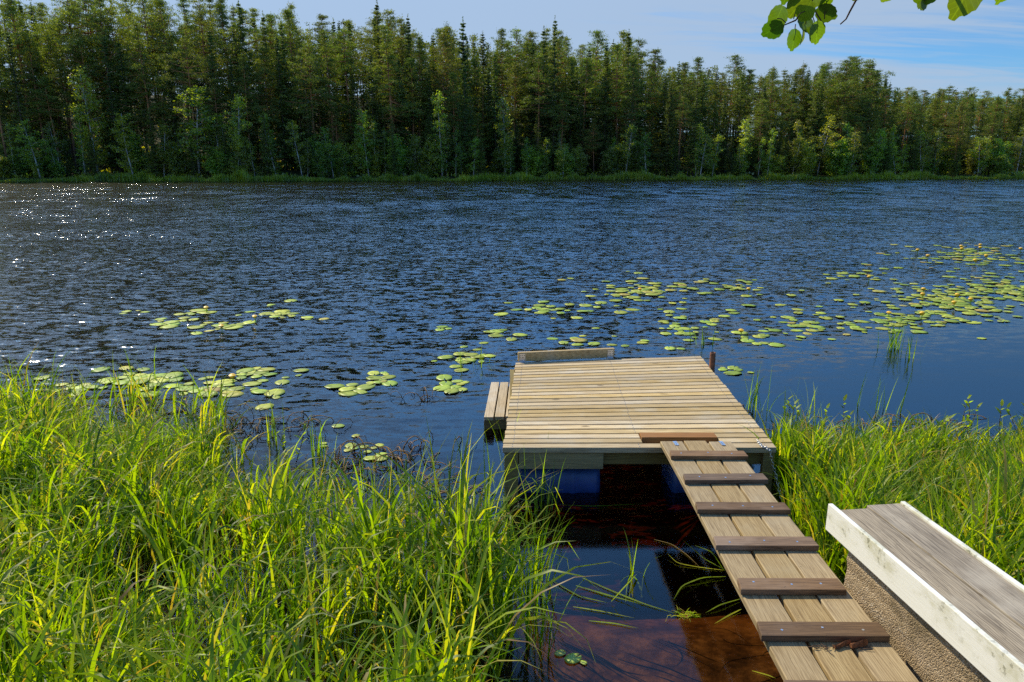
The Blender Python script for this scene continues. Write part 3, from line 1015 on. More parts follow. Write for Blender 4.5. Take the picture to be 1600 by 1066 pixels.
def sedge(name, poly, n, hgt, seed, label, wind=0.25, upright=1.0, dens=None, dry=0.07, heads=0.02):
    r = np.random.default_rng(seed)
    P = np.array(poly)
    lo, hi = P.min(0), P.max(0)
    pts = np.zeros((0, 2))
    while len(pts) < n:
        c = r.random((n * 3, 2)) * (hi - lo) + lo
        k = inside(poly, c[:, 0], c[:, 1])
        cl = fnoise(c[:, 0], c[:, 1], seed + 50, 16, .25, 1.3)
        k &= r.random(len(c)) < np.clip(0.62 + 0.55 * cl, 0.04, 1)
        if dens is not None:
            k &= r.random(len(c)) < dens(c[:, 0], c[:, 1])
        pts = np.vstack([pts, c[k]])
    pts = pts[:n]
    h = hgt(pts[:, 0], pts[:, 1]) * (0.84 + 0.26 * fnoise(pts[:, 0], pts[:, 1], seed + 9, 10, .6, 2.5))
    zb = np.maximum(ground_z(pts[:, 0], pts[:, 1]), -0.25)
    mb = MB()
    # each shoot: a stem and several leaves fanning from it, plus basal leaves
    nl = 5
    for j in range(nl):
        hd = r.random(n) * 2 * np.pi
        # wind from the left: headings drawn towards +X
        hd = np.arctan2(np.sin(hd) * (1 - wind), np.cos(hd) * (1 - wind) + wind * 1.3)
        f = 0.02 + 0.42 * (j / nl) + r.random(n) * 0.06                # attachment height
        if j < 2:
            f = f * 0
        base = np.stack([pts[:, 0] + r.normal(0, .012, n), pts[:, 1] + r.normal(0, .012, n), zb + f * h], 1)
        L = h * (1.18 - f * 0.70) * r.uniform(.55, 1.22, n)
        bend = np.abs(r.normal(1.75, .75, n)) * (1.15 if j >= 2 else .8) / upright
        lean = np.abs(r.normal(.10, .10, n)) + (0.10 if j >= 2 else 0)
        w = (.007 + .016 * r.random(n) ** 1.3) * (0.7 + 0.5 * h)
        t = np.clip(r.normal(.42, .26, n), 0, .84)
        dr = r.random(n) < dry
        t = np.where(dr, r.uniform(.86, 1.0, n), t)
        V, q, a = blades(base, hd, L, w, bend, lean, t, 7, twist=r.normal(0, .9, n))
        keep = V.reshape(n, -1, 3)[:, :, 2].min(1) > -0.4
        mb.add(V, q, a=a)
    # stems
    k = r.random(n) < .55
    m_ = k.sum()
    base = np.stack([pts[k, 0], pts[k, 1], zb[k]], 1)
    V, q, a = blades(base, r.random(m_) * 6.28, h[k] * r.uniform(.6, .95, m_), np.full(m_, .006), np.abs(r.normal(.2, .15, m_)), np.abs(r.normal(.06, .06, m_)), np.clip(r.normal(.62, .2, m_), 0, 1), 5, twist=r.normal(0, .3, m_))
    mb.add(V, q, a=a)
    # seed heads
    k = r.random(n) < heads
    for x, y, z, hh in zip(pts[k, 0], pts[k, 1], zb[k], h[k]):
        top = np.array([x, y, z + hh * r.uniform(1.0, 1.18)])
        bend_ = np.array([r.normal(.05, .04), r.normal(0, .03), 0])
        mb.tube([np.array([x, y, z]), (np.array([x, y, z]) + top) / 2 + bend_ * .2, top + bend_], [.002, .0018, .001], 4, a=.8)
        for s_ in range(9):
            p = top + bend_ * (1 - s_ * .02) - np.array([0, 0, s_ * .012])
            d_ = np.array([r.normal(0, 1), r.normal(0, 1), 1.2])
            d_ = d_ / np.linalg.norm(d_) * r.uniform(.012, .028)
            mb.tube([p, p + d_ * .5, p + d_], [.0012, .0022, .0006], 3, a=r.uniform(.86, 1.0))
    o = mb.build(name, M['grass'])
    return tag(o, label, 'grass', kind='stuff')


LEFT = [(-9.0, 1.9), (-0.22, 2.0), (-0.06, 2.6), (0.03, 3.4), (0.02, 3.75), (-0.12, 3.85), (-0.35, 3.65), (-0.55, 3.95), (-1.05, 4.45), (-1.55, 4.95), (-2.1, 5.35), (-2.5, 5.9), (-3.0, 6.75), (-3.9, 7.2), (-4.5, 6.9), (-5.2, 6.2), (-9, 6.5)]
def left_h(x, y):
    h = 0.68 + 0.04 * sstep(-x, 1.5, 3.5)
    h = h * (1 - (0.36 - .26 * sstep(-x, 1.8, 2.8)) * sstep(y + 0.35 * np.minimum(x, 0), 3.5, 4.4))
    h = h + 0.16 * sstep(x, -.6, -.1)
    return h
def left_d(x, y):
    # thins out at the outer rim, and over a muddy hollow
    d1 = 1 - 0.86 * sstep(y + 0.62 * np.minimum(x, 0) - .35 * sstep(-x, 1.8, 2.6), 3.15, 3.65)
    hol = np.exp(-(((x + 1.75) / .42) ** 2 + ((y - 3.75) / .38) ** 2))
    hol2 = np.exp(-(((x + 1.6) / .3) ** 2 + ((y - 2.95) / .25) ** 2))
    return np.clip(d1 * (1 - .75 * hol) * (1 - .7 * hol2), .05, 1)
sedge('sedge', LEFT, 5200, left_h, 31, 'lush bright green sedge bed filling the left bank', wind=.2, dens=left_d, dry=.10, heads=.04, upright=1.05)

RIGHT = [(2.02, 5.05), (2.02, 5.75), (2.4, 5.95), (3.2, 5.85), (4.2, 5.9), (5.6, 5.9), (7.5, 6.1), (7.5, 2.4), (2.05, 2.4), (1.99, 3.05), (1.94, 3.22), (1.60, 3.22), (1.62, 3.55), (1.68, 4.1), (1.95, 4.6)]
def right_h(x, y):
    return 0.63 + 0.0 * x - 0.24 * sstep(y, 4.7, 5.6) - 0.20 * (1 - sstep(x, 1.6, 2.0))
sedge('sedge', RIGHT, 4900, right_h, 77, 'dense upright green sedge behind the plank seat on the right bank', dens=lambda x, y: 1 - .78 * sstep(y + .12 * np.sin(x * 5.3), 5.0, 5.55), wind=.12, upright=1.75, dry=.12, heads=.07)


def tuft(px, py, n, hgt, seed, label, spread=.05, dark=.2, upright=2.2, z=None, wind=0.0):
    r = np.random.default_rng(seed)
    p = at(px, py, 0.0)
    base = np.stack([r.normal(0, spread, n), r.normal(0, spread, n), np.full(n, -.15)], 1)
    V, q, a = blades(base, np.arctan2(np.sin(r.random(n) * 6.28), np.cos(r.random(n) * 6.28) + wind), hgt * r.uniform(.55, 1.1, n) + .15, r.uniform(.006, .014, n), np.abs(r.normal(.8, .5, n)) / upright, np.abs(r.normal(.12, .1, n)),
                     np.clip(r.normal(.3, .2, n), 0, .9), 7, twist=r.normal(0, .6, n))
    mb = MB()
    mb.add(V, q, a=a)
    o = mb.build('reed_tuft', M['grass'], loc=(p.x, p.y, 0))
    return tag(o, label, 'reeds')


tuft(1396, 545, 26, .48, 1, 'dark green reed tuft standing among lily pads far from the deck', .07)
tuft(1421, 560, 9, .40, 2, 'thin reed tuft just right of the dark tuft among lily pads', .05)
tuft(1100, 538, 8, .30, 3, 'few short reed blades in the water behind the deck', .05)
tuft(748, 572, 12, .30, 4, 'sparse reed blades among lily pads left of the deck', .12, upright=1.0)
tuft(1178, 640, 14, .55, 5, 'leaning reeds growing against the right edge of the deck', .07, upright=.9)
tuft(788, 735, 9, .52, 6, 'slender reeds in front of the left deck corner', .04, upright=2)
tuft(1010, 905, 0 + 7, .3, 8, 'short blades rising from the floating debris in the channel', .05, upright=.7)
tuft(846, 800, 16, .5, 9, 'taller reeds at the edge of the sedge before the blue barrel', .06, upright=1.6)
tuft(1260, 655, 9, .42, 19, 'bare reeds rising at the lake edge of the right bank', .06, upright=3)
tuft(1370, 640, 10, .42, 12, 'thin scattered stalks in open water off the right bank', .10, upright=3)
tuft(200, 600, 14, .5, 13, 'taller reeds poking above the outer edge of the left sedge', .12, upright=1.4)
tuft(60, 640, 12, .45, 14, 'reed blades at the far left lake edge', .2, upright=1.6)

for k, (px, py, n_, hh, lb) in enumerate([
        (430, 690, 12, .42, 'sparse sedge shoots in the shallow strip below the crowded pads'), (505, 712, 11, .42, 'sparse sedge shoots left of the dead stem tangle'),
        (560, 775, 10, .45, 'sparse sedge shoots inside the dead stem tangle'), (650, 800, 12, .48, 'sedge shoots between dead stems and blue barrel'),
        (715, 850, 14, .52, 'sedge shoots in open water left of the tall reeds'), (330, 672, 12, .40, 'short shoots at the pad covered bank edge'),
        (838, 960, 18, .66, 'tall upright reeds at the right rim of the left bed'), (845, 1010, 16, .68, 'tall upright reeds nearest the viewer at the channel'), (832, 905, 18, .62, 'tall upright reeds halfway along the channel rim')]):
    tuft(px, py, n_, hh, 40 + k, lb, .06 if k < 6 else .05, upright=1.3 if k < 6 else 1.9, wind=.2)

def leafy(px, py, hgt, seed, label, n=3):
    r = np.random.default_rng(seed)
    p = at(px, py, 0.0)
    root = empty('leafy_weed', (p.x, p.y, 0))
    tag(root, label, 'weed')
    ms, ml = MB(), MB()
    for k in range(n):
        b0 = np.array([r.normal(0, .04), r.normal(0, .04), -.12])
        tip = b0 + np.array([r.normal(0, .12), r.normal(0, .08), .12 + hgt * r.uniform(.7, 1.05)])
        mid = (b0 + tip) / 2 + np.array([r.normal(0, .03), r.normal(0, .03), .03])
        ms.tube([b0, mid, tip], [.004, .003, .0015], 5, a=.9)
        for j in range(9):
            f = .3 + .7 * j / 8
            q0 = (1 - f) ** 2 * b0 + 2 * f * (1 - f) * mid + f * f * tip
            an = j * 2.4 + r.normal(0, .3)
            L = r.uniform(.05, .085)
            V, q, a = blades(q0[None], np.array([an]), np.array([L]), np.array([L * .34]), np.array([.7]), np.array([.8]), np.array([r.uniform(.3, .75)]), 5, twist=np.array([r.normal(0, .2)]))
            # widen in the middle like a willow leaf
            ml.add(V, q, a=a)
    ms.build('stem', M['twig'], root)
    ml.build('foliage', M['grass'], root)


for a in [(1500, 690, .42, 1, 'small leafy shoot rising from the outer right sedge'), (1452, 700, .36, 2, 'leafy weed left of the small shoot in the right sedge'), (1330, 690, .34, 3, 'leafy weed at the lake edge right of the deck'),
          (1575, 690, .40, 4, 'leafy weed by the right edge of the picture'), (1232, 672, .34, 5, 'leafy weed beside the deck on the right'), (300, 668, .34, 6, 'leafy weed among pads at the left bank edge'),
          (455, 725, .36, 7, 'leafy weed beside the dead stem tangle'), (120, 655, .36, 8, 'leafy weed in the outer left sedge'), (1285, 690, .30, 9, 'low leafy weed among dead stems right of the deck')]:
    leafy(*a)
# grass leaves lying on the water of the channel
def floater(pts, w, tint, label, z=.006):
    P_ = np.array([np.array(at(x, y, z if k is None else k)) for x, y, k in pts])
    n = len(P_)
    dense = []
    t = np.linspace(0, n - 1, 14)
    for c in range(3):
        dense.append(np.interp(t, np.arange(n), P_[:, c]))
    D = np.stack(dense, 1)
    D[1:-1] = (D[:-2] + 2 * D[1:-1] + D[2:]) / 4
    tan = np.gradient(D, axis=0)
    s = np.stack([-tan[:, 1], tan[:, 0], np.zeros(len(D))], 1)
    s /= np.linalg.norm(s, axis=1)[:, None] + 1e-9
    wd = w * np.clip(np.sin(np.linspace(.35, math.pi - .04, len(D))), .05, 1)[:, None]
    V = np.stack([D - s * wd / 2, D + s * wd / 2], 1).reshape(-1, 3)
    k = np.arange(len(D) - 1) * 2
    q = np.stack([k, k + 1, k + 3, k + 2], -1)
    o0 = D[0].copy()
    mb = MB()
    mb.add(V - o0, q, a=tint)
    return tag(mb.build('floating_leaf', M['grass'], loc=tuple(o0)), label, 'grass leaf')


fl = [([(910, 903, None), (960, 925, None), (1010, 945, None), (1060, 960, None)], .012, .55, 'long green grass blade floating aslant from the reeds to the debris'),
      ([(900, 915, None), (950, 930, None), (1002, 944, .02)], .014, .5, 'broad green blade floating just below the longest slanting one'),
      ([(895, 948, None), (940, 955, None), (992, 966, None)], .010, .75, 'yellowish blade floating flat in the lower channel'),
      ([(920, 970, None), (960, 974, None), (998, 982, None)], .011, .6, 'short green blade floating lowest of the slanting blades'),
      ([(955, 940, .01), (975, 918, .10), (995, 897, .18)], .014, .6, 'green blade rising off the water in the open channel'),
      ([(860, 905, None), (905, 932, None), (950, 942, .01)], .012, .5, 'green blade floating left of the channel centre'),
      ([(1128, 888, .03), (1100, 873, .08), (1066, 843, .20)], .013, .5, 'pale green blade arching up from under the ramp'),
      ([(1132, 892, .02), (1112, 862, .12), (1085, 852, .10)], .011, .45, 'green blade curving out from under the ramp upper pair'),
      ([(1130, 891, None), (1090, 886, None), (1058, 880, .01), (1043, 865, .02)], .009, .85, 'yellow blade floating out from the ramp with an upturned tip'),
      ([(1134, 901, .01), (1098, 902, .02), (1065, 915, None), (1052, 938, None)], .010, .5, 'green blade floating from the ramp and curving towards the viewer'),
      ([(1156, 936, .01), (1125, 945, .02), (1102, 958, None)], .009, .5, 'small green blade beside the fifth cleat of the ramp'),
      ([(1158, 952, .01), (1138, 962, .01), (1116, 975, None)], .010, .8, 'yellow green blade pointing down left from the ramp'),
      ([(870, 789, .01), (930, 791, .01), (1010, 787, .01)], .010, .3, 'single dark blade floating level in front of the blue barrel'),
      ([(1175, 1048, None), (1200, 1055, None), (1212, 1060, .01)], .009, .8, 'small yellow blade floating by the lowest part of the ramp'),
      ([(1022, 843, None), (1050, 850, None), (1075, 868, None), (1095, 888, None)], .007, .97, 'brown curved stem floating in the dark of the channel')]
for a in fl:
    floater(*a)

# floating clump of debris in the channel
r_ = np.random.default_rng(4)
c = np.array(at(1070, 963, 0.0))
mb = MB()
for k in range(46):
    an = r_.random() * 6.28
    L = r_.uniform(.02, .07)
    p = r_.normal(0, .018, 3) * [1.4, 1, .3] + [0, 0, .004]
    mb.tube([p, p + np.array([math.cos(an) * L * .6, math.sin(an) * L * .5, r_.uniform(0, .02)]), p + np.array([math.cos(an) * L, math.sin(an) * L, r_.uniform(-.01, .015)])], [.0016, .0014, .0006], 4, a=r_.uniform(.55, 1))
o = mb.build('floating_debris', M['grass'], loc=tuple(c))
tag(o, 'small tangle of roots and stems floating at the end of the blades', 'debris')


# bent dead stems at the edge of the left sedge
def dead(name, centre, n, seed, label, spread, size=.16):
    r = np.random.default_rng(seed)
    mb = MB()
    for k in range(n):
        x, y = r.normal(0, spread[0]), r.normal(0, spread[1])
        an = r.random() * 6.28
        s = size * r.uniform(.4, 1.2)
        hgt = s * r.uniform(.25, .75)
        p = []
        for t in np.linspace(0, 1, 9):
            u = t * math.pi * r.uniform(.95, 1.0)
            p.append([x + math.cos(an) * s * (1 - math.cos(u)) * .6 + r.normal(0, .003), y + math.sin(an) * s * (1 - math.cos(u)) * .6, -.02 + hgt * math.sin(u) + r.normal(0, .003)])
        mb.tube(p, np.linspace(.0045, .0022, 9) * r.uniform(.7, 1.4), 5)
    c = at(*centre, 0.0)
    return tag(mb.build(name, M['dead'], smooth=True, loc=tuple(c)), label, 'dead stems', kind='stuff')


dead('dead_stems', (590, 728), 95, 3, 'tangle of bent brown dead stems in the water off the left sedge', (.34, .26), .2)
dead('dead_stems', (690, 775), 30, 4, 'brown dead stems nearer the blue barrel', (.14, .2), .12)
dead('dead_stems', (390, 668), 60, 5, 'brown dead reed loops among lily pads at the left bank edge', (.40, .25), .2)
dead('dead_stems', (200, 645), 80, 6, 'brown dead stems matted in the outer left sedge', (.7, .25))
dead('dead_stems', (660, 622), 9, 7, 'small dark loop of dead stem beside lily pads', (.10, .06), .16)
dead('dead_stems', (1260, 690), 60, 8, 'brown dead stems along the edge of the right sedge', (.30, .16))
dead('dead_stems', (1480, 680), 70, 9, 'brown matted stems at the right bank waterline', (.6, .2))
dead('dead_stems', (1160, 650), 14, 10, 'dark broken stems against the right side of the deck', (.10, .2))
dead('dead_stems', (1350, 660), 14, 11, 'thin dark bent stems in open water off the right sedge', (.35, .12), .1)

# ------------------------------------------------------------------ lily pads
def pad_mesh(k):
    r = np.random.default_rng(100 + k)
    n = 22
    V = [[0.10, 0, 0.0]]
    for i in range(n + 1):
        t = 0.16 + (2 * math.pi - 0.32) * i / n
        rad = 1.0 + r.normal(0, .02)
        V.append([math.cos(t) * rad * 1.0 + (0.06 if i in (0, n) else 0), math.sin(t) * rad * .80, r.normal(0, .006)])
    nv = len(V)
    inner = []
    for i in range(n + 1):
        p = np.array(V[1 + i]) * .55 + np.array(V[0]) * .45
        p[2] = .004 + r.normal(0, .004)
        inner.append(p)
    V = np.vstack([V, inner])
    q = [(1 + i, 2 + i, nv + i + 1, nv + i) for i in range(n)]
    t = [(0, nv + i, nv + i + 1) for i in range(n)]
    # curled rim on some
    if k % 3 == 0:
        V[1 + 5:1 + 9, 2] += .05
        V[1 + 5:1 + 9, :2] *= .93
    low = V.copy()
    low[:, 2] -= .008
    m0 = len(V)
    VV = np.vstack([V, low])
    q2 = [(b + m0, a + m0, d_ + m0, c_ + m0) for a, b, c_, d_ in q]
    t2 = [(a + m0, c_ + m0, b + m0) for a, b, c_ in t]
    rim = [(1 + i + 1, 1 + i, m0 + 1 + i, m0 + 2 + i) for i in range(n)] + [(1, 0, m0, m0 + 1), (0, 1 + n, m0 + 1 + n, m0)]
    return mesh_np('lily_pad', VV, q + q2 + rim, t + t2, M['pad'], False, {'tint': np.full(len(VV), [.15, .4, .55, .65, .3, .72, .5, .96][k])})


PADS = [pad_mesh(k) for k in range(8)]
patches = [
    # list of ellipses (px, py, rx, ry, n), pad radius, label, group
    ([(350, 608, 85, 20, 24), (395, 583, 40, 9, 9), (290, 602, 50, 16, 10)], .145, 'large pale green lily pad crowded against the outer edge of the left sedge', 'lily pads beside the left sedge'),
    ([(120, 605, 70, 12, 12), (215, 590, 60, 10, 12)], .14, 'pale lily pad half hidden among the outer left sedge', 'lily pads among the left sedge'),
    ([(450, 590, 34, 14, 4)], .13, 'lily pad drifting just right of the left sedge raft', 'lily pads right of the left raft'),
    ([(552, 608, 30, 6, 7), (602, 595, 26, 11, 10)], .13, 'lily pad in the small raft between left sedge and step', 'lily pads of the small middle raft'),
    ([(705, 602, 35, 9, 9)], .125, 'lily pad beside the dark looped stem left of the step', 'lily pads left of the step'),
    ([(738, 558, 34, 16, 17), (690, 515, 12, 4, 3)], .12, 'lily pad in the ragged raft left of the toe board', 'lily pads left of the toe board'),
    ([(775, 521, 28, 7, 8)], .13, 'lily pad in the little raft beyond the toe board', 'lily pads beyond the toe board'),
    ([(268, 504, 28, 10, 10), (312, 491, 26, 5, 6)], .16, 'lily pad in the left one of the open water rafts', 'lily pads of the left open water raft'),
    ([(356, 510, 38, 9, 12)], .16, 'lily pad in the middle one of the open water rafts', 'lily pads of the middle open water raft'),
    ([(445, 491, 46, 10, 16), (415, 477, 15, 4, 2)], .16, 'lily pad in the right one of the open water rafts', 'lily pads of the right open water raft'),
    ([(200, 487, 20, 4, 4)], .15, 'lily pad in the tiny raft farthest left on the lake', 'lily pads of the tiny left raft'),
    ([(862, 485, 72, 13, 24), (905, 532, 40, 9, 9)], .15, 'lily pad in the narrow raft behind the deck toe board', 'lily pads behind the toe board'),
    ([(1070, 515, 80, 26, 40)], .125, 'lily pad scattered in the water right behind the deck', 'lily pads behind the deck'),
    ([(1155, 578, 26, 10, 6)], .12, 'lily pad floating by the rusty pipe', 'lily pads by the pipe'),
    ([(1250, 510, 110, 24, 48)], .14, 'lily pad in the loose scatter right of the deck', 'lily pads right of the deck'),
    ([(1400, 500, 90, 22, 44)], .14, 'lily pad around the dark reed tuft', 'lily pads round the reed tuft'),
]
patches += [([(900, 1030, 16, 8, 3)], .05, 'small round leaf floating at the bottom of the channel', 'small leaves in the channel'),
            ([(560, 700, 90, 30, 14)], .07, 'small pad among the dead stems', 'small pads among dead stems')]
far_patches = [
    ([(1000, 455, 80, 17, 70)], .16), ([(1148, 448, 46, 11, 22)], .15), ([(1335, 431, 42, 7, 14)], .16),
    ([(1480, 468, 105, 32, 170), (1570, 452, 60, 22, 70), (1660, 470, 60, 36, 50)], .15), ([(1520, 398, 95, 15, 100), (1640, 400, 60, 16, 30)], .18),
    ([(1252, 459, 12, 3, 2)], .15)]


def blocked(x, y):
    if -0.3 < x < 2.1 and 4.5 < y < 7.35:
        return True
    return False


placed = []
rp = random.Random(9)


def spots(ells, rad):
    out = []
    for px, py, rx, ry, n in ells:
        tries = 0
        cnt = 0
        while cnt < n and tries < n * 40:
            tries += 1
            a, q_ = rp.random() * 6.283, abs(rp.gauss(0, .58 if py > 560 else .76))
            p = at(px + rx * q_ * math.cos(a), py + ry * q_ * math.sin(a), 0)
            s = rad * (.30 + .62 * rp.random() ** .8)
            if blocked(p.x, p.y):
                continue
            if any((p.x - u) ** 2 + (p.y - v) ** 2 < ((.62 if py > 560 else .52) * (s + w)) ** 2 for u, v, w in placed[-160:]):
                continue
            placed.append((p.x, p.y, s))
            out.append((p.x, p.y, s))
            cnt += 1
    return out


for ells, rad, label, group in patches:
    for x, y, s in spots(ells, rad):
        o = bpy.data.objects.new('lily_pad', PADS[rp.randrange(7) if rp.random() < .95 else 7])
        COL.objects.link(o)
        o.location = (x, y, float(wave_z(x, y)) + .006)
        o.rotation_euler = (rp.gauss(0, .012), rp.gauss(0, .012), rp.random() * 6.283)
        o.scale = (s, s, s * rp.uniform(.5, 1.3))
        tag(o, label, 'lily pad', group)
mb = MB()
for ells, rad in far_patches:
    for x, y, s in spots(ells, rad):
        k = rp.randrange(8)
        me = PADS[k]
        V = np.zeros(len(me.vertices) * 3)
        me.vertices.foreach_get('co', V)
        V = V.reshape(-1, 3)
        a = rp.random() * 6.283
        Rm = np.array([[math.cos(a), -math.sin(a), 0], [math.sin(a), math.cos(a), 0], [0, 0, 1]])
        V = (V @ Rm.T) * s + [x, y, float(wave_z(x, y)) + .012]
        q = [p.vertices[:] for p in me.polygons if len(p.vertices) == 4]
        t = [p.vertices[:] for p in me.polygons if len(p.vertices) == 3]
        mb.add(V, q, t, a=rp.random())
tag(mb.build('lily_pad_raft', M['pad']), 'distant rafts of yellow green lily pads on the right half of the lake', 'lily pads', kind='stuff')


def flower(px, py, label, s=1.0, hgt=.07):
    p = at(px, py, hgt)
    f = empty('water_lily_flower', (p.x, p.y, 0))
    tag(f, label, 'flower', 'yellow water lily flowers')
    mb = MB()
    mb.tube([[0, 0, -.1], [.004, 0, hgt * .5], [0, 0, hgt]], .006, 6, a=.3)
    mb.build('stalk', M['grass'], f)
    bm = bmesh.new()
    bmesh.ops.create_uvsphere(bm, u_segments=10, v_segments=6, radius=.03 * s, matrix=Matrix.Translation((0, 0, hgt + .012)))
    for v_ in bm.verts:
        an = math.atan2(v_.co.y, v_.co.x)
        k = 1 + .16 * math.cos(5 * an)
        up = (v_.co.z - hgt) / .03
        v_.co.x *= k * (1 + .25 * up)
        v_.co.y *= k * (1 + .25 * up)
        if up > .9:
            v_.co.z -= .018
    bm_obj('bloom', bm, M['petal'], f, True)


near_fl = [(363, 588, 'yellow water lily bud standing in the raft by the left sedge'), (346, 510, 'yellow bud in the middle open water raft'),
           (398, 495, 'yellow bud between the middle and right open water rafts'), (322, 481, 'yellow bud above the left open water raft'),
           (1000, 452, 'yellow bud in the raft straight behind the deck'), (1389, 489, 'yellow bloom just above the dark reed tuft'), (1158, 517, 'yellow bud low in the scatter behind the pipe')]
for px, py, lb in near_fl:
    flower(px, py, lb, 1.2)
for px, py in [(1443, 452), (1442, 460), (1496, 461), (1491, 473), (1517, 468), (1441, 490), (1358, 433), (1170, 452)]:
    flower(px, py, 'yellow water lily bloom in the big right hand raft', 1.35, .09)
for px, py in [(1524, 407), (1502, 385), (1503, 389), (1532, 383), (1532, 387), (1541, 400), (1434, 391), (1450, 400), (1595, 389)]:
    flower(px, py, 'yellow water lily bloom in the farthest right raft', 1.6, .10)

# ------------------------------------------------------------------ trees of the far shore
def leafquads(cent, size, aspect, r, up=0.0, tint=None):
    n = len(cent)
    d = r.normal(0, 1, (n, 3))
    d[:, 2] += up
    d /= np.linalg.norm(d, axis=1)[:, None] + 1e-9
    e = r.normal(0, 1, (n, 3))
    e -= d * (e * d).sum(1)[:, None]
    e /= np.linalg.norm(e, axis=1)[:, None] + 1e-9
    size = np.broadcast_to(size, (n,))[:, None]
    a, b = d * size * .5, e * size * .5 / aspect
    V = np.stack([cent - a, cent + b * 1.0, cent + a, cent - b], 1).reshape(-1, 3)
    q = np.arange(n * 4).reshape(-1, 4)
    t = np.repeat(np.clip(r.normal(.45, .25, n), 0, 1) if tint is None else tint, 4)
    return V, q, t


def make_pine(seed, h, cs, wide):
    r = np.random.default_rng(seed)
    tr, cr = MB(), MB()
    r_tap = r.choice([.62, .8, .93])
    lean = r.normal(0, .012, 2)
    zs = np.linspace(-.6, h, 10)
    def axis(z):
        return np.array([lean[0] * z + .12 * math.sin(z * .25 + seed), lean[1] * z + .1 * math.cos(z * .22), z])
    tr.tube([axis(z) for z in zs], np.interp(zs, [0, h], [.011 * h, .02]), 7)
    z = h * cs * .6
    while z < h * .985:
        f = (z - h * cs) / (h * (1 - cs))
        nb = 1 if f < 0 else r.integers(3, 6)
        for b in range(nb):
            az = r.random() * 6.28
            if f < 0:                                            # bare dead branch stubs
                L = r.uniform(.5, 1.8)
                rise = r.uniform(-.2, .2)
            else:
                L = wide * r.choice([1.2, 1.6, 2.0]) * h * (0.30 + .70 * math.sin(math.pi * min(1, (.20 + f * .80)))) * r.uniform(.5, 1.25) * (1 - r_tap * f)
                rise = -.12 + .75 * f + r.normal(0, .14)
            p0 = axis(z)
            dv = np.array([math.cos(az), math.sin(az), rise])
            tip = p0 + dv * L
            mid = p0 + dv * L * .5 + [0, 0, -.05 * L]
            tr.tube([p0, mid, tip], [.03 + .012 * L, .02 + .006 * L, .01], 4)
            if f < 0:
                continue
            nt = max(2, int(L * 2.1))
            for k in range(nt):
                s = r.uniform(.38, 1.05)
                c = p0 + dv * L * s + r.normal(0, .16 + .12 * L, 3) * [1, 1, .45]
                rad = r.uniform(.28, .66)
                nq = int(38 * rad / .4)
                pts = c + r.normal(0, rad * .58, (nq, 3)) * [1, 1, .36] + [0, 0, .08]
                V, q, t = leafquads(pts, r.uniform(.12, .25, nq), 2.4, r, .5)
                cr.add(V, q, a=np.clip(t + r.normal(0, .1), 0, 1))
        z += h * r.uniform(.020, .038)
    top = axis(h)
    pts = top + r.normal(0, .25, (40, 3)) - [0, 0, .25]
    V, q, t = leafquads(pts, .26, 2.6, r, .8)
    cr.add(V, q, a=t)
    return tr.mesh('trunk', M['pine_trunk'], True), cr.mesh('crown', M['pine'])


def make_spruce(seed, h, wide, cs=.05):
    r = np.random.default_rng(seed)
    tr, cr = MB(), MB()
    tr.tube([[0, 0, -.6], [0, 0, h * .5], [0, 0, h]], [.010 * h, .006 * h, .015], 7)
    z = h * cs
    while z < h * .99:
        f = z / h
        nb = r.integers(4, 7)
        for b in range(nb):
            az = r.random() * 6.28
            L = wide * h * (1 - f) ** .82 * r.uniform(.6, 1.12) + .12
            droop = -.42 + .75 * f + r.normal(0, .07)
            nt = max(2, int(L * 4.2))
            dv = np.array([math.cos(az), math.sin(az), droop])
            tr.tube([[0, 0, z], np.array([0, 0, z]) + dv * L * .9], [.02 + .008 * L, .008], 3)
            for k in range(nt):
                s = (k + r.random()) / nt
                c = np.array([0, 0, z]) + dv * L * s + [0, 0, .16 * L * s * s]
                rad = .16 + .13 * L * (1 - s * .5)
                nq = 9
                pts = c + r.normal(0, rad * .5, (nq, 3)) * [1, 1, .35] - [0, 0, .06]
                V, q, t = leafquads(pts, r.uniform(.18, .34, nq), 2.3, r, -.3)
                cr.add(V, q, a=np.clip(t + .2 * s - .1, 0, 1))
        z += h * r.uniform(.016, .026)
    pts = np.stack([r.normal(0, .05, 16), r.normal(0, .05, 16), h + r.uniform(-.5, .3, 16)], 1)
    V, q, t = leafquads(pts, .24, 2.6, r, 1.0)
    cr.add(V, q, a=t)
    return tr.mesh('trunk', M['spruce_trunk'], True), cr.mesh('crown', M['spruce'])


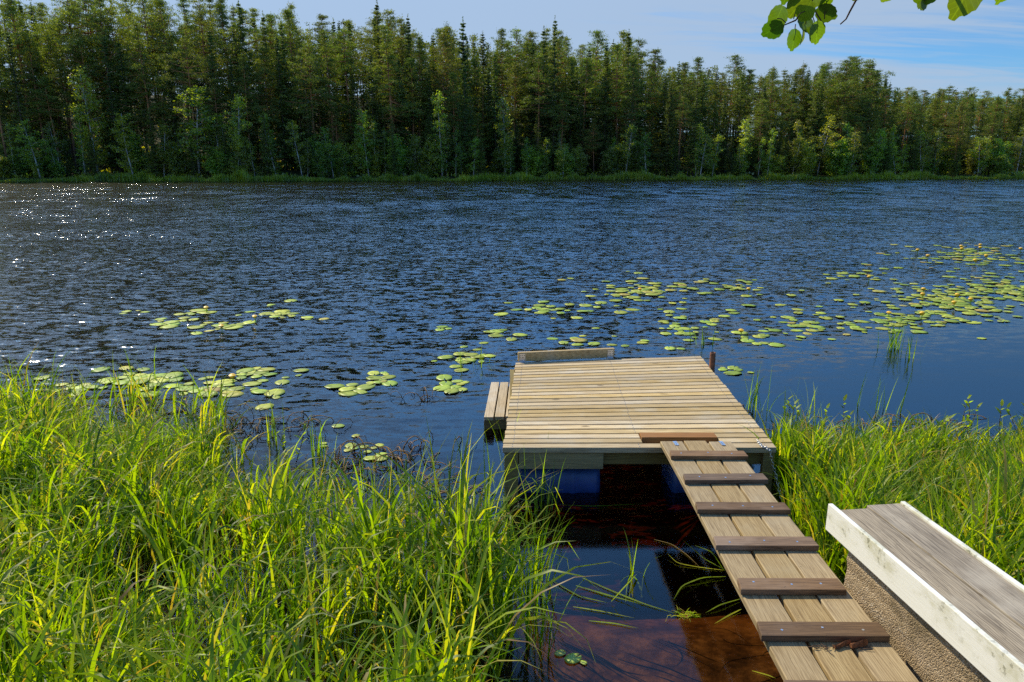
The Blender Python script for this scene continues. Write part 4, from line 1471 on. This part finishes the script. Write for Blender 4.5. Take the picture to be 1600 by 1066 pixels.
def make_broad(seed, h, wide, cs=.15, stems=1, leaf=.22, mat='birch', point=1.2):
    r = np.random.default_rng(seed)
    tr, cr = MB(), MB()
    for s_ in range(stems):
        off = r.normal(0, .12 * (stems > 1), 2)
        ln = r.normal(0, .05 if stems == 1 else .16, 2)
        hh = h * (1 if s_ == 0 else r.uniform(.55, .95))
        def ax(z):
            return np.array([off[0] + ln[0] * z + .10 * math.sin(z * .5 + seed + s_), off[1] + ln[1] * z, z])
        zs = np.linspace(-.4, hh, 9)
        tr.tube([ax(z) for z in zs], np.interp(zs, [0, hh], [.0085 * hh + .01, .012]), 6)
        z = hh * cs
        while z < hh * .98:
            f = (z / hh - cs) / (1 - cs)
            az = r.random() * 6.28
            prof = (math.sin(math.pi * (f * .82 + .14)) ** point)
            L = wide * hh * (prof * .85 + .12) * r.uniform(.5, 1.25)
            rise = .35 + .4 * f + r.normal(0, .2)
            p0 = ax(z)
            dv = np.array([math.cos(az), math.sin(az), rise])
            tip = p0 + dv * L + [0, 0, -.10 * L]
            tr.tube([p0, p0 + dv * L * .55, tip], [.012 + .008 * L, .009 + .004 * L, .005], 4)
            nt = max(2, int(L * 3.0))
            for k in range(nt):
                s = r.uniform(.3, 1.08)
                rad = r.uniform(.22, .46)
                c = p0 + dv * L * s + r.normal(0, .14, 3) - [0, 0, .10 * L * s]
                nq = int(24 * rad / .35)
                pts = c + r.normal(0, rad * .55, (nq, 3)) * [1, 1, .8]
                V, q, t = leafquads(pts, r.uniform(.6, 1.2, nq) * leaf, 1.35, r, .2)
                cr.add(V, q, a=np.clip(t + r.normal(0, .12), 0, 1))
            z += hh * r.uniform(.012, .030) * (1.3 if stems > 1 else 1)
    return tr.mesh('trunk', M['birch_trunk'], True), cr.mesh('crown', M[mat])


KIND = {
    'pine_tree': [make_pine(200 + i, 20, c, w) for i, (c, w) in enumerate([(.52, .115), (.44, .12), (.60, .10), (.50, .14), (.38, .11), (.62, .125), (.46, .10), (.56, .12), (.34, .10), (.40, .15), (.58, .15), (.30, .12)])],
    'spruce_tree': [make_spruce(300 + i, 20, w, c) for i, (w, c) in enumerate([(.15, .05), (.125, .10), (.18, .04), (.10, .15), (.14, .08), (.17, .12)])],
    'birch_tree': [make_broad(400 + i, 10, w, c, 1, .20, 'birch', p) for i, (w, c, p) in enumerate([(.17, .18, 1.2), (.13, .12, .9), (.20, .2, 1.3), (.10, .10, .8)])],
    'alder_bush': [make_broad(500 + i, 6, w, .04, st_, .20, 'birch', 1.0) for i, (w, st_) in enumerate([(.26, 4), (.32, 5), (.22, 3)])],
}
BASEH = {'pine_tree': 20, 'spruce_tree': 20, 'birch_tree': 10, 'alder_bush': 6}
CAT = {'pine_tree': 'pine', 'spruce_tree': 'spruce', 'birch_tree': 'birch', 'alder_bush': 'bush'}
tr_ = random.Random(21)


def plant(kind, x, y, h, label, group=None, var=None, wide=1.0):
    v = KIND[kind][tr_.randrange(len(KIND[kind])) if var is None else var]
    z = float(ground_z(x, y)) - .1
    o = empty(kind, (x, y, z), tr_.random() * 6.283)
    k = h / BASEH[kind]
    w = k ** .75 * wide * tr_.uniform(.9, 1.12)
    o.scale = (w, w, k)
    obj_from('trunk', v[0], o)
    obj_from('crown', v[1], o)
    return tag(o, label, CAT[kind], group)


# skyline of the photograph as the height of the wood along the shore: px -> tree-top row
SKX = [-300, -100, 0, 60, 130, 200, 260, 330, 390, 440, 500, 560, 600, 640, 690, 730, 780, 820, 865, 900, 950, 980, 1020, 1060, 1100, 1150, 1200, 1240, 1290, 1320, 1350, 1368, 1380, 1420, 1460, 1500, 1540, 1600, 1700, 1900]
SKY_ = [-25, -25, -22, -12, -18, -22, -12, -10, -5, 8, 25, 22, 18, 34, 52, 38, 55, 52, 42, 62, 50, 58, 84, 92, 98, 96, 112, 104, 98, 96, 98, 112, 138, 137, 132, 140, 138, 146, 150, 150]


def top_z(x, y):
    px = CX + FPX * x / (y * math.cos(PITCH))
    # py -> elevation
    py = float(np.interp(px, SKX, SKY_))
    b = -(py - CY) / FPX
    dy, dz = math.cos(PITCH) + b * math.sin(PITCH), -math.sin(PITCH) + b * math.cos(PITCH)
    return H + dz / dy * y, px


def section(px):
    return ('on the high left hill' if px < 420 else 'left of the tall pair of spruces' if px < 830 else
            'right of the tall pair of spruces' if px < 1130 else 'in the rounded stand before the gap' if px < 1376 else 'in the lower wood at far right')


def px_x(px, y):
    return (px - CX) / FPX * y * math.cos(PITCH)


cnt = {'pine_tree': 0, 'spruce_tree': 0, 'birch_tree': 0, 'alder_bush': 0}
taken = []
rows_t = [(3.5, 4.6, .46, .22), (6.5, 3.0, .84, .26), (11, 3.0, .97, .24), (16, 2.9, 1.03, .23), (22, 3.0, 1.04, .22), (30, 3.2, 1.0, .2), (40, 3.6, .93, .18)]
for off, step, ht, spread in rows_t:
    x = -112.0
    while x < 118:
        x += step * tr_.uniform(.6, 1.4)
        y = float(shore_y(x)) + off + tr_.gauss(0, 2.0)
        tz, px = top_z(x, y)
        if px < -60 or px > 1680:
            continue
        gz = float(ground_z(x, y))
        full = tz - gz
        h = full * (ht + .03 - abs(tr_.gauss(0, spread)) * .75)
        if off < 8 and tr_.random() < .35:
            h *= tr_.uniform(.5, .85)
        h = max(6.5, h)
        sp_p = .34 if px < 420 else .48
        kind = 'spruce_tree' if tr_.random() < (sp_p if off > 8 else .85 if off < 5 else .45) else 'pine_tree'
        if kind == 'pine_tree' and h < 9:
            kind = 'spruce_tree'
        if kind == 'spruce_tree' and off > 8:
            h *= .94
        if cnt[kind] >= 296 or (px < 430 and off > 25 and tr_.random() < .35):
            continue
        cnt[kind] += 1
        nm = 'pine' if kind == 'pine_tree' else 'spruce'
        depth = 'at the front of the wood' if off < 8 else 'deep in the wood'
        lab = ('orange barked pine %s %s' if kind == 'pine_tree' else 'dark narrow spruce %s %s') % (depth, section(px))
        plant(kind, x, y, h, lab, '%ss %s %s' % (nm, depth, section(px)))

# the depth of the wood behind, one mass of simpler trees
r = np.random.default_rng(77)
mbt, mbc = MB(), MB()
for off, step, ht in ((13, 2.6, .60), (27, 2.3, .70), (36, 2.2, .90), (48, 2.4, .88), (60, 2.6, .84), (75, 3.0, .8)):
    x = -125.0
    while x < 135:
        x += step * r.uniform(.6, 1.4)
        y = float(shore_y(x)) + off + r.normal(0, 2.5)
        tz, px = top_z(x, y)
        if px < -80 or px > 1700:
            continue
        if px < 440 and off > 30 and r.random() < .72:
            continue
        gz = float(ground_z(x, y))
        h = max(7.0, (tz - gz) * (ht + .06 - abs(r.normal(0, .16))))
        cs = r.uniform(.08, .22) if ht < .8 else r.uniform(.15, .45) if px > 420 else r.uniform(.3, .55)
        mbt.tube([[x, y, gz - .3], [x + r.normal(0, .2), y, gz + h]], [.009 * h, .02], 5)
        nc = 46
        f = r.random(nc) ** .9
        zc_ = gz + h * (cs + (1 - cs) * f)
        rad = h * r.uniform(.10, .14) * (1.05 - f) * np.sqrt(r.random(nc)) + .1
        az = r.random(nc) * 6.283
        cc = np.stack([x + rad * np.cos(az), y + rad * np.sin(az), zc_ + r.normal(0, .2, nc)], 1)
        pts = (cc[:, None] + r.normal(0, 1, (nc, 13, 3)) * [.42, .42, .20]).reshape(-1, 3)
        V, q, t = leafquads(pts, r.uniform(.28, .5, len(pts)), 2.0, r, .3, tint=np.clip(r.normal(.4, .22) + r.normal(0, .15, len(pts)), 0, 1))
        mbc.add(V, q, a=t)
dw = empty('distant_wood', (0, 150, 0))
tag(dw, 'dark mass of trees deeper in the wood behind the shore trees', 'wood', kind='stuff')
for nm_, mb_, mt_ in (('trunks', mbt, M['pine_trunk']), ('crowns', mbc, M['pine'])):
    o = mb_.build(nm_, mt_, dw, loc=(0, -150, 0))
    o['kind'] = 'stuff'

# trees that stand out
def stand(kind, px, off, top, label, var=None, wide=1.0):
    x = px_x(px, 118)
    for _ in range(5):
        y = float(shore_y(x)) + off
        x = px_x(px, y)
    b = -(top - CY) / FPX
    dy, dz = math.cos(PITCH) + b * math.sin(PITCH), -math.sin(PITCH) + b * math.cos(PITCH)
    h = H + dz / dy * y - float(ground_z(x, y))
    return plant(kind, x, y, h, label, None, var, wide)


stand('spruce_tree', 864, 9, 26, 'tallest pointed spruce rising above the middle of the wood', 0, .9)
stand('spruce_tree', 848, 11, 42, 'second pointed spruce just left of the tallest one', 1, .9)
stand('spruce_tree', 975, 12, 48, 'pointed spruce breaking the skyline right of the tallest pair', 3, 1.0)
stand('spruce_tree', 645, 14, 24, 'slim pointed spruce on the skyline left of the middle', 3, 1.0)
stand('spruce_tree', 727, 13, 29, 'slim spruce on the skyline between left hill and middle', 1, 1.0)
stand('spruce_tree', 600, 14, 0, 'tall spruce tip at the right end of the left hill', 1, 1.0)
stand('pine_tree', 1340, 12, 92, 'broad topped pine at the right shoulder of the rounded stand', 3, 1.2)
stand('pine_tree', 1310, 10, 94, 'broad topped pine in the crown of the rounded stand', 1, 1.2)
stand('pine_tree', 615, 7, 40, 'large full crowned pine at the front of the left hill', 4, 1.2)
stand('birch_tree', 690, 2.5, 146, 'slender white stemmed birch at the waterline left of the middle', 3, 1.1)
stand('birch_tree', 790, 2.5, 150, 'bright pointed young birch at the waterline near the middle', 1, 1.1)
stand('birch_tree', 823, 2.2, 216, 'small sapling birch right of the bright pointed one', 3, 1.0)
stand('birch_tree', 575, 2.8, 170, 'pale leaning birch at the shore below the large pine', 1, 1.0)
stand('birch_tree', 152, 4.0, 108, 'tall light green birch on the left shore', 1, 1.3)
stand('birch_tree', 310, 3.5, 140, 'broad bright topped birch on the left shore', 2, 1.5)
stand('birch_tree', 372, 2.0, 150, 'drooping pale birch overhanging the left waterline', 0, 1.1)
stand('birch_tree', 1278, 3.0, 182, 'full rounded pale birch below the rounded stand', 2, 1.3)
stand('birch_tree', 1240, 2.5, 215, 'lower pale birch left of the full rounded one', 0, 1.2)
stand('birch_tree', 1460, 3.0, 206, 'light birch at the far right waterline', 0, 1.1)
stand('birch_tree', 1590, 3.0, 200, 'pale birch at the right edge of the picture', 2, 1.2)
stand('birch_tree', 1160, 3.0, 185, 'soft green birch in front of the dark middle spruces', 1, 1.1)
stand('birch_tree', 470, 3.0, 190, 'shaded birch at the left shore between the pale ones', 0, 1.2)
for px, top, var, wd, lb in [(60, 190, 2, 1.4, 'wide shaded birch at the far left shore'), (205, 175, 1, 1.5, 'leafy birch right of the tall light green one'), (255, 195, 0, 1.5, 'low spreading birch left of the broad bright one'),
                             (345, 205, 2, 1.4, 'low full birch under the broad bright topped one'), (430, 210, 1, 1.4, 'pale low birch left of the shaded one'), (520, 200, 2, 1.3, 'rounded birch below the end of the left hill'),
                             (740, 215, 0, 1.4, 'low birch between slender and bright pointed birches'), (880, 225, 2, 1.3, 'low pale birch under the tallest spruces'), (1010, 205, 1, 1.3, 'soft birch at the middle of the shore'),
                             (1095, 210, 2, 1.3, 'low birch left of the soft green one'), (1330, 205, 1, 1.4, 'leafy birch right of the full rounded one'), (1400, 225, 0, 1.4, 'low birch at the foot of the gap in the wood'), (1530, 215, 2, 1.4, 'rounded birch in the lower wood at far right')]:
    stand('birch_tree', px, 1.6, top, lb, var, wd)
# smaller broadleaves along the shore
for k in range(130):
    px = tr_.uniform(-40, 1660)
    x = px_x(px, 118)
    off = tr_.uniform(1.8, 5.5)
    y = float(shore_y(x)) + off
    if tr_.random() < .62:
        plant('alder_bush', x, y, tr_.uniform(2.5, 6.5), 'green alder or willow bush on the far bank %s' % section(px), 'shore bushes %s' % section(px), wide=tr_.uniform(.9, 1.3))
    else:
        plant('birch_tree', x, y, tr_.uniform(5, 9.5), 'young birch on the far bank %s' % section(px), 'young birches %s' % section(px))

# sedge strip along the far waterline
r = np.random.default_rng(6)
n = 30000
x = r.uniform(-100, 108, n)
off = np.abs(r.normal(0, 1.0, n)) - 1.2 + 1.1 * fnoise(x, x * 0, 3, 8, 3, 18)
y = shore_y(x) + off
z = np.maximum(ground_z(x, y), -.1)
h = r.uniform(.5, 1.15, n) * (0.85 + 0.65 * fnoise(x, x * 0 + 3, 4, 12, 2, 14))
mb = MB()
V, q, a = blades(np.stack([x, y, z], 1), r.random(n) * 6.28, np.clip(h, .25, 2), np.full(n, .09), np.abs(r.normal(.6, .4, n)), np.abs(r.normal(.1, .1, n)), np.clip(r.normal(.5, .22, n) + .25 * fnoise(x, x * 0, 17, 8, 4, 30), 0, 1), 3, twist=r.normal(0, .5, n))
mb.add(V, q, a=a)
tag(mb.build('shore_sedge', M['shore']), 'light green sedge strip along the far waterline', 'grass', kind='stuff')
# undergrowth of the far wood
n = 26000
x = r.uniform(-105, 115, n)
off = 1.5 + r.random(n) ** 1.2 * 45
y = shore_y(x) + off
keep = fnoise(x, y, 40, 14, 3, 16) > -.15
x, y = x[keep], y[keep]
z = ground_z(x, y) + r.uniform(.05, .7, len(x))
V, q, t = leafquads(np.stack([x, y, z], 1), r.uniform(.3, .7, len(x)), 1.5, r, .4)
mb = MB()
mb.add(V, q, a=t)
tag(mb.build('undergrowth', M['birch']), 'low bilberry and fern undergrowth on the far forest floor', 'undergrowth', kind='stuff')
# boulders on the far bank
def boulder(px, py_h, off, s, label):
    x = px_x(px, 118)
    y = float(shore_y(x)) + off
    bm = bmesh.new()
    bmesh.ops.create_icosphere(bm, subdivisions=3, radius=1)
    rr_ = random.Random(px)
    ph = [rr_.uniform(0, 6) for _ in range(6)]
    for v_ in bm.verts:
        k = 1 + .16 * math.sin(v_.co.x * 2.3 + ph[0]) + .14 * math.sin(v_.co.y * 2.7 + ph[1]) + .1 * math.sin(v_.co.z * 4 + v_.co.x * 3 + ph[2])
        v_.co *= k
        v_.co.z *= .62
    o = bm_obj('boulder', bm, M['stone'])
    o.scale = (s, s, s)
    o.location = (x, y, float(ground_z(x, y)) + .1 * s)
    return tag(o, label, 'boulder')


M['stone'] = simple('granite', rgb(0.26, 0.20, 0.17), 0.9, 0, .5, 2.2, .2, .4)
boulder(632, 0, 3.4, .9, 'reddish granite boulder on the far shore left of the slender birch')
boulder(612, 0, 5.0, .8, 'smaller boulder higher up the far bank')

# ------------------------------------------------------------------ overhanging aspen at the top right
asp = empty('aspen_tree', (3.4, 0.5, float(ground_z(3.4, .5))))
tag(asp, 'aspen on the near bank whose leafy twigs hang into the top right corner', 'aspen')
AO = np.array(asp.location)
mb = MB()
mb.tube([np.array([0, 0, -.3]), np.array([.03, 0, 2.0]), np.array([-.05, .05, 4.2]), np.array([0, .1, 7.0])], [.11, .095, .075, .04], 10)
mb.build('trunk', M['aspen_bark'], asp, True)


def leaf_mesh(seed):
    r = np.random.default_rng(seed)
    n = 48
    pts = []
    for i in range(n):
        t = 2 * math.pi * i / n
        rad = 1 - .10 * math.cos(t) + .0 + .045 * (1 - 2 * abs(((12 * t / 6.2832 + seed * .3) % 1) - .25)) * (1 if abs(t - math.pi) < 2.7 else 0)
        x = math.cos(t) * rad
        y = math.sin(t) * rad * .92
        if abs(t - 0) < .3 or abs(t - 2 * math.pi) < .3:
            x += .20
        pts.append((x, y))
    V = [[0, 0, 0]]
    for (x, y) in pts:
        V.append([x, y, .10 * y * y * 1.2 - .08 * x * x + r.normal(0, .012)])
    inn = [[x * .5, y * .5, .03 * abs(y)] for x, y in pts]
    V = np.vstack([V, inn])
    q = [(1 + i, 1 + (i + 1) % n, 1 + n + (i + 1) % n, 1 + n + i) for i in range(n)]
    t = [(0, 1 + n + i, 1 + n + (i + 1) % n) for i in range(n)]
    me = mesh_np('leaf', V, q, t, M['aspen'], True, {'tint': np.full(len(V), (seed % 5) / 4)})
    return me


LEAVES = [leaf_mesh(k) for k in range(5)]


def branch(path, rad, leaves, twigs=()):
    mb = MB()
    mb.tube([np.array(p) - AO for p in path], rad, 6)
    for tw in twigs:
        mb.tube([np.array(p) - AO for p in tw], np.linspace(.0022, .0012, len(tw)), 5)
    for p, size, joint, eul in leaves:
        p, joint = np.array(p), np.array(joint)
        mb.tube([joint - AO, (joint + p) / 2 + [0, 0, .004] - AO, p - AO], .0011, 4)
    b = mb.build('branch', M['twig'], asp, True)
    for p, size, joint, eul in leaves:
        o = bpy.data.objects.new('leaf', LEAVES[tr_.randrange(5)])
        link(o, b)
        o.location = np.array(p) - AO
        o.scale = (size, size, size)
        o.rotation_euler = eul
    return b


D1 = 1.75
def lf(px, py, w, yaw=0, tilt=0, roll=0, d=D1, joint=(1270, 5)):
    """leaf hanging with its tip down, face roughly to the viewer; w = width in photo pixels"""
    c = along(px, py, d)
    dist = d / math.cos(PITCH)
    size = w / FPX * dist / 2.25
    e = Matrix.Rotation(R(yaw), 3, 'Z') @ Matrix.Rotation(R(tilt), 3, 'X') @ Matrix.Rotation(R(roll), 3, 'Y') @ Matrix(((0, 1, 0), (0, 0, 1), (1, 0, 0))).transposed().to_3x3() if False else None
    # local x (tip) -> downwards in the picture, local y -> sideways, local z -> towards the viewer
    base = Matrix(((0, 1, 0), (0, 0, -1), (-1, 0, 0)))
    rot_ = Matrix.Rotation(R(yaw), 3, 'Z') @ Matrix.Rotation(R(tilt), 3, 'X') @ Matrix.Rotation(R(roll), 3, 'Y') @ base
    up = rot_ @ Vector((-size * .95, 0, 0))
    return (tuple(Vector(c)), size, tuple(along(*joint, d)), rot_.to_euler())


L1 = [lf(1214, 29, 36, 10, 15, 18, joint=(1228, 36)), lf(1206, 47, 34, -30, 40, 60, joint=(1222, 42)), lf(1240, 63, 30, 20, 10, -5, joint=(1243, 38)), lf(1247, 8, 40, 0, 25, 25, joint=(1240, 30)),
      lf(1258, 18, 34, -50, 30, 40, d=1.7, joint=(1245, 28)), lf(1259, 38, 30, 15, -20, -25, joint=(1262, 15)), lf(1276, 52, 34, 25, 20, -30, joint=(1268, 20)), lf(1292, 21, 32, -20, 35, -60, joint=(1285, 2)),
      lf(1290, 6, 26, 30, 45, -50, joint=(1284, -4)), lf(1272, -4, 34, -10, 10, 10, joint=(1272, -18)), lf(1254, 58, 22, 60, 10, 0, joint=(1256, 38)), lf(1230, -12, 34, 20, 20, 0, joint=(1240, -25))]
br1 = [along(1500, -260, 1.2), along(1400, -140, 1.55), along(1320, -60, 1.7), along(1280, -15, D1), along(1262, 10, D1), along(1243, 32, D1), along(1224, 40, D1)]
trunk_at = lambda z: np.array([3.4 - .04, .55, z])
root1 = [trunk_at(4.6), (np.array(trunk_at(4.6)) + np.array(br1[0])) / 2 + [0, 0, .12]]
branch(root1 + br1, [.022, .014, .009, .006, .0042, .003, .0024, .002, .0014], L1,
       [[along(1288, -20, D1), along(1290, 5, D1), along(1288, 30, D1)], [along(1268, 2, D1), along(1275, 20, D1), along(1288, 40, D1)]])
L2 = [lf(1444, 2, 30, 40, 10, 50, .95, joint=(1455, -30)), lf(1448, -14, 46, -20, 20, 10, .95, joint=(1460, -40)), lf(1508, -6, 66, 10, 15, 15, .95, joint=(1515, -50)), lf(1386, -4, 22, 0, 60, 10, 1.1, joint=(1390, -20)), lf(1570, -12, 36, 20, 30, 0, .95, joint=(1560, -40)),
      lf(1340, -6, 18, 0, 50, 20, 1.5, joint=(1345, -22))]
br2 = [along(1680, -250, .85), along(1590, -90, .92), along(1520, -50, .95), along(1450, -45, .97), along(1390, -30, 1.1), along(1341, -6, 1.45), along(1328, 18, 1.5), along(1322, 30, 1.52), along(1313, 38, 1.53)]
root2 = [trunk_at(4.0), (np.array(trunk_at(4.0)) + np.array(br2[0])) / 2 + [0, 0, .1]]
branch(root2 + br2, [.02, .013, .008, .005, .004, .003, .0024, .002, .0018, .0015, .0013], L2)
# a loose crown so the tree is whole from the side
r = np.random.default_rng(12)
mb = MB()
cc = []
for k in range(60):
    az = r.uniform(-2.4, .9)
    zc_ = r.uniform(4.6, 7.4)
    rad = r.uniform(.3, 1.5) * (1 - (zc_ - 4.5) / 5)
    cc.append([math.cos(az) * rad + .4, math.sin(az) * rad - .3, zc_])
cc = np.array(cc)
pts = (cc[:, None] + r.normal(0, .16, (60, 24, 3))).reshape(-1, 3)
V, q, t = leafquads(pts, r.uniform(.05, .08, len(pts)), 1.1, r, 0)
mb.add(V, q, a=t)
mb.build('crown', M['aspen'], asp)
print('counts', cnt, 'objects', len(SC.objects))
